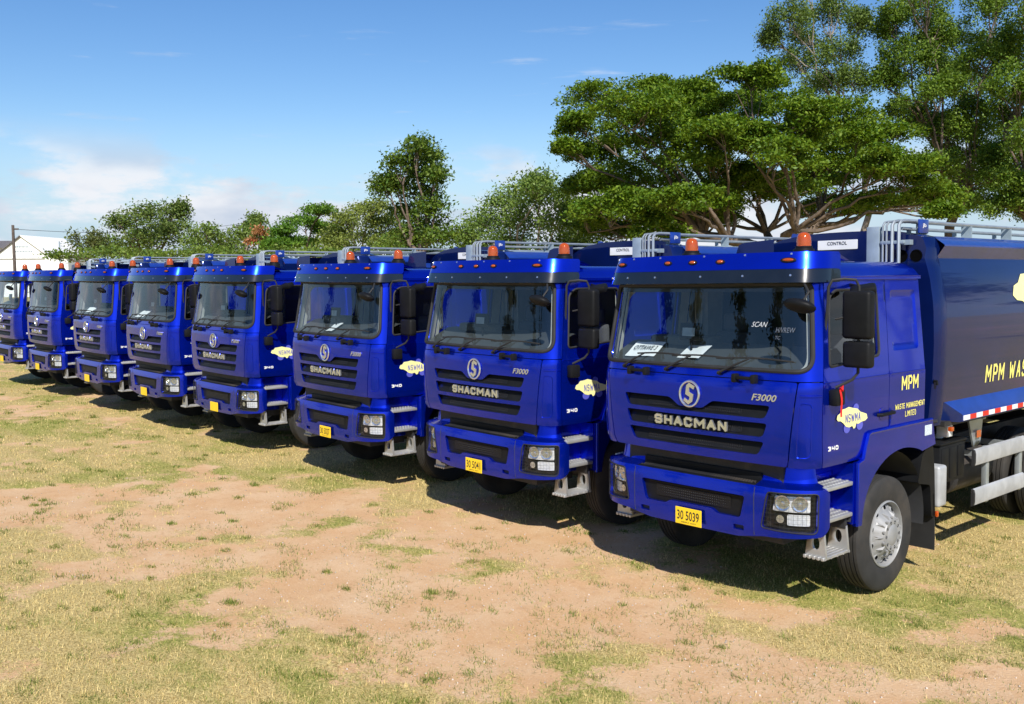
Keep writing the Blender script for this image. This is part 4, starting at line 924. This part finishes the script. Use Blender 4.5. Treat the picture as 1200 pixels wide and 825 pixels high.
# ================================================================ trees
def leaf_mesh(P, S, col, upb, slim=.5):
    n = len(P); nr = rng.normal(size=(n, 3)); nr[:, 2] += upb; nr /= np.linalg.norm(nr, axis=1)[:, None]
    t = np.cross(nr, rng.normal(size=(n, 3))); t /= np.linalg.norm(t, axis=1)[:, None] + 1e-9; b = np.cross(nr, t)
    h = S[:, None]; V = np.stack([P - t * h * .5, P + b * h * .5 * slim + nr * h * .06, P + t * h * .5, P - b * h * .5 * slim + nr * h * .06], 1)
    return V.reshape(-1, 3), np.arange(n * 4).reshape(-1, 4), np.repeat(col, 4, 0)
def limb(mb, a, b, r0, r1, sag=.15, n=7, seg=6):
    a = Vector(a); b = Vector(b); L = (b - a).length; P = []
    o1 = Vector((rng.normal(), rng.normal(), rng.normal() * .5)) * L * .07
    for i in range(n + 1):
        u = i / n; p = a.lerp(b, u) + Vector((0, 0, 1)) * (sag * L * math.sin(PI * u) * (1 if sag > 0 else 1)) + o1 * math.sin(PI * u * 2) * .6 + Vector(rng.normal(size=3)) * L * .012 * (0 < i < n)
        P.append(p)
    mb.tube(P, [lerp(r0, r1, (i / n) ** .8) for i in range(n + 1)], seg); return P
def tree(name, label, base, pads, leaf, per, pal, bark='bark', tr=.3, fork=.35, upb=1.0, lobes=6, lobe_r=.5, spread=.3, group='trees behind the truck row', sag=.12, slim=.5, hang=0., flat=1.0, limb_k=.3, lean=(0, 0)):
    """pads: (centre, horizontal radius, vertical radius). Trunk and limbs reach every pad, leaves sit in clumps on lobes of the pads."""
    root = empty(name, base); base = Vector(base); cen = sum((p[0] for p in pads), Vector()) / len(pads)
    top = max(p[0].z for p in pads); fk = Vector((base.x + lean[0], base.y + lean[1], top * fork)); mb = MB()
    q = limb(mb, (0, 0, -.2), fk - base, tr, tr * .62, 0, 6, 9)
    P, S, Cc = [], [], []; K = max(2, min(6, len(pads) // 3)); ang = [math.atan2(c.y - fk.y, c.x - fk.x) for c, _, _ in pads]; order = sorted(range(len(pads)), key=lambda i: ang[i]); grp = {i: (j * K) // len(pads) for j, i in enumerate(order)}; hubs = {}
    for g_ in range(K):
        mem = [pads[i][0] for i in range(len(pads)) if grp[i] == g_]; ce = sum(mem, Vector()) / len(mem); hub = fk.lerp(ce, .5); hub.z = max(fk.z + .3, lerp(fk.z, min(m_.z for m_ in mem), .6))
        hubs[g_] = limb(mb, fk - base - Vector((0, 0, .25)), hub - base, tr * .55, tr * .3, .06, 7, 8)[-1]
    for ip, (c, rx, rz) in enumerate(pads):
        pp = limb(mb, hubs[grp[ip]], c - base - Vector((0, 0, rz * .4)), tr * limb_k, .025, sag, 8, 6)
        for k in range(lobes):
            th = rng.random() * 2 * PI; zz = rng.uniform(-.35, .95); rr = math.sqrt(max(0, 1 - zz * zz)); kk = rng.uniform(.45, .85)
            lc = Vector((c.x + rx * rr * math.cos(th) * kk, c.y + rx * rr * math.sin(th) * kk, c.z + rz * zz * kk)); s_ = lobe_r * rng.uniform(.7, 1.25)
            limb(mb, pp[-3] if k % 2 else pp[-1], lc - base, .03, .010, .05, 4, 4)
            m = max(6, int(per / lobes / 9)); v = rng.normal(size=(m, 3)); v /= np.linalg.norm(v, axis=1)[:, None]; v[:, 2] = np.where(v[:, 2] < -.3, -v[:, 2], v[:, 2])
            cc = np.array(lc) + v * np.array([rx * s_, rx * s_, max(rz * s_ * 1.15, leaf * 1.2) * flat]) * (.55 + .5 * rng.random((m, 1)))
            shade = .85 + .3 * rng.random((m, 1))
            pts = np.repeat(cc, 9, 0) + rng.normal(size=(m * 9, 3)) * np.array([spread, spread, spread * (.5 + hang)]); pts[:, 2] -= hang * np.abs(rng.normal(size=m * 9)) * .5
            P.append(pts); S.append(leaf * (.6 + .8 * rng.random(m * 9))); k1 = rng.random((m * 9, 1)); 
            Cc.append((np.array(pal[0]) * k1 + np.array(pal[1]) * (1 - k1)) * np.repeat(shade, 9, 0))
    V, Fc, C = leaf_mesh(np.concatenate(P) - np.array(base), np.concatenate(S), np.concatenate(Cc), upb, slim)
    mb.build('trunk', bark, root, 60); me = np_mesh('crown', V, Fc, C); me.materials.append(M['leaf']); obj_from('crown', me, root)['kind'] = 'stuff'
    return tag(root, label, 'tree', group)
def pads_px(L, D, dep, seed=0):
    """crown masses: place by bearing and height at distance D, spread in depth through the crown"""
    out = []
    for i, (px, py, a, b) in enumerate(L):
        d = D + dep * (((i * 0.618 + seed) % 1) - .5) * 2; out.append((at(px, py, d), a * d / FPX, b * d / FPX))
    return out
def foot(px, D): v = at(px, 330, D); return (v.x, v.y, 0)
RT = [(800, 240, 46, 15), (838, 256, 40, 13), (765, 274, 40, 14), (715, 272, 34, 14), (770, 150, 50, 16), (850, 165, 50, 16), (700, 225, 38, 20), (745, 245, 45, 18), (800, 262, 40, 14), (690, 262, 25, 16), (920, 172, 50, 14), (990, 165, 45, 13), (860, 210, 45, 15), (1045, 195, 45, 14), (960, 205, 50, 14), (1095, 232, 30, 10), (715, 118, 52, 17), (688, 150, 34, 16), (742, 140, 56, 20), (697, 188, 36, 20), (755, 172, 58, 20), (812, 148, 55, 20), (805, 120, 42, 13), (880, 98, 42, 13), (905, 116, 46, 15), (860, 135, 45, 16), (925, 145, 55, 17), (985, 140, 55, 15), (835, 188, 60, 20), (790, 212, 60, 22), (735, 218, 50, 24), (715, 252, 40, 22), (765, 258, 50, 20), (825, 240, 48, 18), (900, 190, 58, 18), (960, 180, 58, 17), (1022, 168, 45, 15), (1000, 210, 66, 18), (930, 222, 60, 16), (1062, 212, 48, 17), (1082, 240, 40, 13), (1035, 243, 55, 12), (965, 246, 45, 11), (880, 226, 40, 15), (870, 160, 40, 15), (780, 105, 30, 10), (665, 175, 14, 7), (1105, 250, 20, 8)]
tree('spreading_rain_tree', 'wide spreading tree with layered flat green crown behind the trucks', foot(905, 44), pads_px([(a, b, c * 1.05, d * 1.65) for a, b, c, d in RT], 44, 5.5), .165, 5200, ((.055, .125, .010), (.175, .25, .018)), tr=.55, fork=.34, upb=1.3, lobes=9, lobe_r=.40, spread=.17, sag=.06, limb_k=.2)
R1 = [(925, 18, 30, 22), (950, 45, 30, 22), (975, 10, 30, 20), (985, 60, 26, 24), (935, 70, 22, 16), (905, 40, 15, 13), (1000, 92, 20, 22), (960, 95, 20, 14), (1005, 25, 22, 20), (975, -25, 40, 22), (930, -25, 30, 20)]
tree('airy_tall_tree', 'tall open airy tree rising above the wide rain tree', foot(1010, 60), pads_px(R1, 60, 4, .3), .15, 3400, ((.07, .12, .025), (.17, .24, .045)), 'bark_pale', .26, .45, .6, 12, .30, .19, sag=.05, hang=.8, limb_k=.22)
R2 = [(1100, 85, 40, 26), (1130, 135, 40, 26), (1085, 150, 36, 24), (1125, 185, 40, 24), (1160, 205, 36, 22), (1130, 240, 36, 14), (1090, 40, 36, 26), (1155, 70, 40, 26), (1075, 15, 45, 30), (1060, 65, 38, 28), (1120, 50, 45, 30), (1160, 10, 40, 30), (1085, 110, 45, 28), (1140, 105, 45, 28), (1110, 155, 45, 28), (1060, 135, 30, 22), (1150, 165, 45, 28), (1100, 195, 40, 20), (1140, 215, 40, 20), (1045, 30, 22, 26), (1085, -30, 55, 25), (1150, -35, 50, 25), (1040, 95, 22, 22), (1115, 225, 30, 12)]
tree('dense_tall_tree', 'tall dense tree with dark trunk beside the wide rain tree', foot(1120, 57), pads_px(R2, 57, 5, .7), .16, 4600, ((.06, .125, .015), (.18, .26, .03)), 'bark', .42, .33, .7, 14, .30, .19, sag=.05, hang=.5, limb_k=.2)
R3 = [(1195, 100, 36, 28), (1205, 180, 40, 26), (1195, 240, 36, 16), (1225, 245, 40, 16), (1190, 60, 35, 35), (1215, 20, 40, 35), (1230, 90, 45, 35), (1185, 130, 35, 30), (1225, 160, 45, 30), (1180, 185, 35, 24), (1205, 215, 40, 22), (1250, 210, 45, 30), (1175, 235, 30, 16), (1200, -30, 45, 30), (1290, 60, 50, 40), (1280, 150, 50, 40)]
tree('leaning_tall_tree', 'tall green tree with thick leaning trunk at the far right of the grove', foot(1215, 52), pads_px(R3, 52, 4, .1), .16, 4600, ((.06, .13, .015), (.19, .27, .03)), 'bark', .55, .28, .7, 14, .30, .19, sag=.05, hang=.4, limb_k=.2)
A = [(488, 172, 17, 11), (508, 185, 20, 11), (470, 192, 18, 12), (495, 205, 26, 13), (468, 215, 18, 12), (515, 206, 12, 9), (488, 226, 26, 13), (505, 244, 22, 12), (478, 248, 20, 12), (495, 266, 28, 13), (515, 278, 22, 11), (475, 282, 25, 12), (448, 218, 10, 6)]
tree('ragged_upright_tree', 'ragged upright tree standing above the hedge line beside a gap', foot(495, 50), pads_px(A, 50, 1.5), .19, 1100, ((.05, .11, .014), (.15, .21, .028)), 'bark', .3, .45, .8, 6, .5, .26, sag=.03, hang=.3)
Bs = [(625, 222, 32, 12), (592, 240, 30, 13), (650, 236, 30, 13), (570, 262, 26, 14), (615, 262, 38, 15), (660, 262, 34, 15), (585, 285, 35, 13), (640, 288, 45, 13), (682, 282, 30, 15), (545, 278, 20, 12), (632, 212, 14, 6), (700, 260, 26, 18)]
tree('bushy_tree', 'bushy light green tree between the ragged tree and the rain tree', foot(620, 52), pads_px(Bs, 52, 3), .17, 2000, ((.08, .15, .03), (.21, .29, .06)), 'bark_pale', .25, .3, .6, 7, .5, .26, hang=.5)
Cs = [(436, 246, 24, 10), (410, 262, 24, 11), (452, 262, 22, 12), (392, 278, 24, 10), (430, 280, 34, 12), (455, 288, 28, 11), (400, 295, 40, 10), (470, 275, 12, 12)]
tree('olive_tree', 'olive green rounded tree with greyish twigs left of the ragged tree', foot(430, 62), pads_px(Cs, 62, 3), .17, 2000, ((.12, .17, .035), (.25, .29, .06)), 'bark_pale', .25, .3, .6, 7, .5, .26, hang=.3)
Ds = [(375, 250, 18, 9), (358, 262, 20, 10), (340, 272, 20, 10), (378, 272, 22, 11), (350, 286, 30, 10), (325, 288, 20, 9), (385, 290, 26, 10)]
tree('green_tree', 'bright green tree with full crown between olive tree and far trees', foot(360, 66), pads_px(Ds, 66, 3), .20, 1700, ((.055, .14, .015), (.15, .26, .03)), 'bark', .25, .3, .8, 7, .5, .24)
Es = [(165, 250, 20, 9), (200, 250, 14, 10), (140, 262, 18, 9), (182, 265, 24, 10), (205, 268, 16, 10), (155, 277, 26, 9), (190, 283, 32, 10), (125, 285, 22, 8), (160, 294, 40, 9), (213, 244, 8, 5)]
tree('far_broad_tree', 'broad dark green tree beyond the far end of the truck row', foot(172, 72), pads_px(Es, 72, 3), .22, 1100, ((.065, .12, .025), (.17, .22, .05)), 'bark', .3, .35, .7, 6, .5, .3, hang=.4)
E2 = [(88, 279, 9, 5), (103, 281, 7, 5), (115, 277, 7, 7), (110, 290, 14, 7), (95, 296, 18, 6)]
tree('drooping_tree', 'small pale drooping tree nearest to the white gabled house', foot(103, 70), pads_px(E2, 70, 1.5), .22, 260, ((.08, .11, .03), (.16, .18, .06)), 'bark_pale', .14, .5, .4, 5, .5, .22, hang=.8)
Fs = [(240, 272, 18, 8), (228, 284, 18, 8), (262, 282, 22, 8), (300, 258, 10, 5), (288, 276, 16, 9), (312, 278, 16, 9), (275, 292, 30, 8), (240, 296, 30, 8), (325, 292, 18, 8), (296, 266, 6, 5)]
tree('thin_crowned_tree', 'thin crowned tree with one tall spray beside the red flowered shrub', foot(275, 69), pads_px(Fs, 69, 3), .2, 900, ((.08, .15, .025), (.21, .27, .06)), 'bark_pale', .2, .35, .6, 6, .5, .25, hang=.3)
o = tree('flowering_shrub', 'red flowered shrub in front of the thin crowned tree', foot(305, 66), pads_px([(303, 274, 9, 7), (308, 284, 10, 7), (298, 285, 8, 6)], 66, .8), .2, 240, ((.42, .12, .06), (.30, .20, .07)), 'bark_pale', .1, .4, .5, 5, .5, .2); o['category'] = 'shrub'; del o['group']
Hs = [(x, 300 + 4 * math.sin(x), 34, 9) for x in range(90, 700, 40)]
for i, (a_, b_, l_) in enumerate(((0, 5, 'low far hedge shrub below the broad dark tree'), (5, 10, 'low hedge shrub below the bright green and olive trees'), (10, 16, 'low hedge shrub below the bushy light green tree'))):
    o = tree('hedge_shrub', l_, foot(sum(p[0] for p in Hs[a_:b_]) / (b_ - a_), 58), pads_px(Hs[a_:b_], 58, 2, .2), .2, 800, ((.07, .13, .02), (.18, .24, .04)), 'bark', .12, .5, .7, 5, .5, .25); o['category'] = 'shrub'; o['group'] = 'hedge shrubs'
# trees the paint and glass mirror: a screen of tall narrow trees across the field and two big trees off the open flank
for i, (tx_, ty_, h_) in enumerate(((-16, -38, 15), (-21, -36, 12.5), (-27, -33, 16.5), (-31, -30, 11.5), (-38, -26, 14), (-45, -22, 13), (-9, -43, 12))):
    pd = [(Vector((tx_ + rng.normal() * .25, ty_ + rng.normal() * .25, h_ * (.22 + .72 * k / 7))), .9 * (1 - .62 * k / 7) + .25, h_ * .075) for k in range(8)]
    tree('narrow_conifer', 'tall narrow dark tree across the field, mirrored in the windscreens', (tx_, ty_, 0), pd, .42, 200, ((.025, .05, .015), (.05, .08, .02)), 'bark', .2, .2, .3, 4, .6, .3, 'narrow trees mirrored in the windscreens', 0)
for tx_, ty_, h_, l_ in ((24, 47, 14, 'big round tree mirrored in the side of the end truck body'), (14, 52, 9, 'lower broad tree mirrored in the side of the end truck body')):
    pd = [(Vector((tx_ + rng.normal() * 2.4, ty_ + rng.normal() * 2.4, h_ * rng.uniform(.45, .9))), 2.2, 1.4) for k in range(12)]
    tree('mirrored_tree', l_, (tx_, ty_, 0), pd, .5, 260, ((.04, .08, .015), (.09, .13, .03)), 'bark', .4, .3, .6, 5, .5, .5)

# ================================================================ far houses, poles, wires
def frame_at(px, D):
    """origin on the ground at distance D, x across the view, y away"""
    p = at(px, 330, D); return Matrix.Translation((p.x, p.y, 0)) @ Matrix(((VX.x, VY.x, 0, 0), (VX.y, VY.y, 0, 0), (0, 0, 1, 0), (0, 0, 0, 1)))
def hz(px, py, D): return at(px, py, D).z
def on_frame(mb, fr): mb.v = [tuple(fr @ Vector(p)) for p in mb.v]; return mb
D = 150; fr = frame_at(27, D); k = D / FPX; H1 = hz(27, 277, D); He = hz(27, 297, D)
hs = empty('gabled_house', fr.translation); inv = Matrix.Translation(-fr.translation)
def hp_(mb, nm, m, par=hs): return on_frame(mb, inv @ fr).build(nm, m, par, 0)
hw = 27 * k
w_ = MB(); w_.add([(-hw, 0, 0), (hw, 0, 0), (hw, 0, He), (0, 0, H1), (-hw, 0, He), (-hw, 14, 0), (hw, 14, 0), (hw, 14, He), (0, 14, H1), (-hw, 14, He)], [(0, 1, 2, 3, 4), (9, 8, 7, 6, 5), (1, 6, 7, 2), (5, 0, 4, 9)]); wall_ = hp_(w_, 'wall', 'house_white')
for s in (-1, 1):
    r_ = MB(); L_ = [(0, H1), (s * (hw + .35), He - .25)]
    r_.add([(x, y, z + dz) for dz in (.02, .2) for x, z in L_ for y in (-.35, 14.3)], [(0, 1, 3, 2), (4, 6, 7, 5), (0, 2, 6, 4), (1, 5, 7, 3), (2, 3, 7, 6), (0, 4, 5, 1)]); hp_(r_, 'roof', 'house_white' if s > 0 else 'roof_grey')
hp_(MB().box(-hw, hw, -.12, -.02, He - .9, He - .75), 'string_course', 'trim_light')
lt = MB()
for row, (z, w0, w1) in enumerate(((H1 - 1.75, -.9, .9), (H1 - 2.45, -1.2, 1.5))):
    x = w0
    while x < w1: wd = rng.uniform(.12, .2); lt.box(x, x + wd, -.03, -.01, z, z + .3 - .1 * row); x += wd + .08
hp_(lt, 'gable_lettering', 'post_grey')['kind'] = 'stuff'
tag(hs, 'white gabled house with faint lettering on the gable beyond the trucks', 'house')
fr2 = frame_at(-22, 158); lo = empty('long_house', fr2.translation); inv = Matrix.Translation(-fr2.translation)
zr = hz(-10, 281, 158); ze = hz(-10, 291, 158)
w_ = MB().box(-9, 5.2, 0, 10, 0, ze); on_frame(w_, inv @ fr2).build('wall', 'house_white', lo, 0)
r_ = MB(); r_.add([(-9.4, -.5, ze), (5.6, -.5, ze), (5.6, 5, zr), (-9.4, 5, zr), (-9.4, 10.5, ze), (5.6, 10.5, ze)], [(0, 1, 2, 3), (3, 2, 5, 4), (0, 3, 4), (1, 5, 2)]); on_frame(r_, inv @ fr2).build('roof', 'roof_grey', lo, 0)
tag(lo, 'long house with dark grey roof behind the white gabled house', 'house')
fr3 = frame_at(64, 150); w_ = MB().box(-1.6, 2.2, 0, 6, 0, hz(64, 298, 150), .05); sh_ = on_frame(w_, fr3).build('flat_roofed_house', 'house_white', None, 0); tag(sh_, 'low white flat roofed building beside the gabled house', 'house')
def pole(px, top_py, D, arm, label, rad, mt='pole_wood'):
    p = at(px, 330, D); h = hz(px, top_py, D); e = empty('utility_pole', (p.x, p.y, 0)); MB().tube([(0, 0, -.1), (0, 0, h * .5), (0, 0, h)], [rad, rad * .9, rad * .75], 10).build('post', mt, e)
    if arm:
        a = MB(); d = VX * arm; a.tube([Vector((0, 0, h * .93)) - d, Vector((0, 0, h * .93)) + d], rad * .5, 6); ar = a.build('crossarm', mt, e)
        for k_ in (-.9, -.45, .45, .9): MB().lathe([(.05, 0), (.08, .08), (.05, .2), (.001, .22)], 8, Matrix.Translation(d * k_ + Vector((0, 0, h * .93 + rad * .4)))).build('insulator', 'steel_pipe', ar)
    else: MB().tube([(0, 0, h * .96), Vector((0, 0, h * .96)) + VX * .35], .05, 6).build('bracket', mt, e)
    tag(e, label, 'pole'); return Vector((p.x, p.y, h))
pA = pole(18, 264, 62, 0, 'dark wooden utility pole in front of the white gabled house', .11)
pB = pole(62, 286, 165, .9, 'far utility pole with crossarm beside the gabled house', .16)
pC = pole(288, 259, 88, 1.0, 'utility pole with crossarm behind the thin crowned tree', .16)
pD = pole(71.5, 283, 140, 0, 'pale concrete pole right of the gabled house', .12, 'post_grey')
def wire(a, b, sag, label):
    P = [a.lerp(b, i / 24) - Vector((0, 0, sag * 4 * (i / 24) * (1 - i / 24))) for i in range(25)]; o = MB().tube(P, .014, 4).build('overhead_wire', 'rubber'); tag(o, label, 'wire')
wire(pA - Vector((0, 0, .25)), pC - Vector((0, 0, .2)), .5, 'thin overhead wire from dark wooden pole to pole behind thin crowned tree')
wire(pB - Vector((0, 0, .6)), pC - Vector((0, 0, .4)), .8, 'thin overhead wire from far crossarm pole to pole behind thin crowned tree')

# ================================================================ small things lying in and hanging on the trucks
def paper(i, x, y, w, d, rot, label, txt=None, z=None, tilt=.50):
    z = 2.292 + (y - .34) * .5 if z is None else z
    e = empty('paper_sheet', (0, 0, 0)); R_ = roots[i].matrix_world @ Matrix.Translation((x, y, z)) @ Matrix.Rotation(rot, 4, 'Z') @ Matrix.Rotation(tilt, 4, 'X')
    o = MB().grid(lambda u, v: Vector((u, v, .006 * math.sin(u * 14) + .004 * math.sin(v * 17))), [-w / 2 + w * k / 6 for k in range(7)], [-d / 2 + d * k / 6 for k in range(7)]).build('paper_sheet', 'paper')
    bpy.data.objects.remove(e); o.matrix_world = R_; tag(o, label, 'paper')
    if txt: t_ = text_on(MB(), txt, lambda u, v, dd=0: Vector((u, v, .008 + dd)), -w * .38, w * .38, -.03, .05, .002).build('handwriting', 'ink', o, 0)
paper(0, -.82, .32, .36, .26, .1, 'white paper sheet marked OTTAWE 3 on the dash of truck 30 5039', 'OTTAWE 3')
paper(0, -.20, .32, .30, .22, -.12, 'blank white paper sheet mid dash of truck plated 30 5039')
paper(2, -.22, .29, .30, .22, -.2, 'white paper sheet on the dash of the third truck along the row')
paper(3, -.60, .30, .28, .2, -.5, 'white paper sheet on the dash of the fourth truck along the row')
paper(4, -.72, .29, .36, .24, .1, 'white paper sheet on the dash of the fifth truck along the row')
paper(5, -.5, .31, .24, .2, .6, 'white paper sheet on the dash of the sixth truck along the row')
ws0 = child(roots[0], 'windscreen')
mk = text_on(MB(), 'SCAN', cab, .63, .78, 2.55, 2.595, .002, 0, -.004, .02); mk.build('marker_writing', 'marker_white', ws0, 0)
mk = text_on(MB(), 'H/VREW', cab, .88, 1.06, 2.505, 2.55, .002, 0, .0, .01); mk.build('marker_writing', 'marker_white', ws0, 0)
mk = text_on(MB(), 'TC', cab, .87, .92, 2.445, 2.475, .002, 0, -.004, .01); mk.build('marker_writing', 'marker_white', ws0, 0)
rb = MB(); rb.add([(1.335 + .004 * math.sin(z * 30), .34 + .02 * math.sin(z * 11) + dy, z) for z in [2.02 - .034 * k for k in range(8)] for dy in (0, .03)], [(2 * k, 2 * k + 1, 2 * k + 3, 2 * k + 2) for k in range(7)])
rb.tube([(1.33, .36, 2.03), (1.33, .39, 2.05), (1.34, .37, 2.01)], .012, 6, True)
o = rb.build('ribbon', 'ribbon_red'); o.matrix_world = roots[0].matrix_world; tag(o, 'red ribbon hanging from the mirror bracket of truck 30 5039', 'ribbon')
MB().panel(rrect(2.055, 2.205, 1.42, 1.522, .006, 2), [], lambda u, v, d=0: Vector((1.2645 + d, u, v)), .2).build('arch_sticker', 'sticker', roots[0], 0)
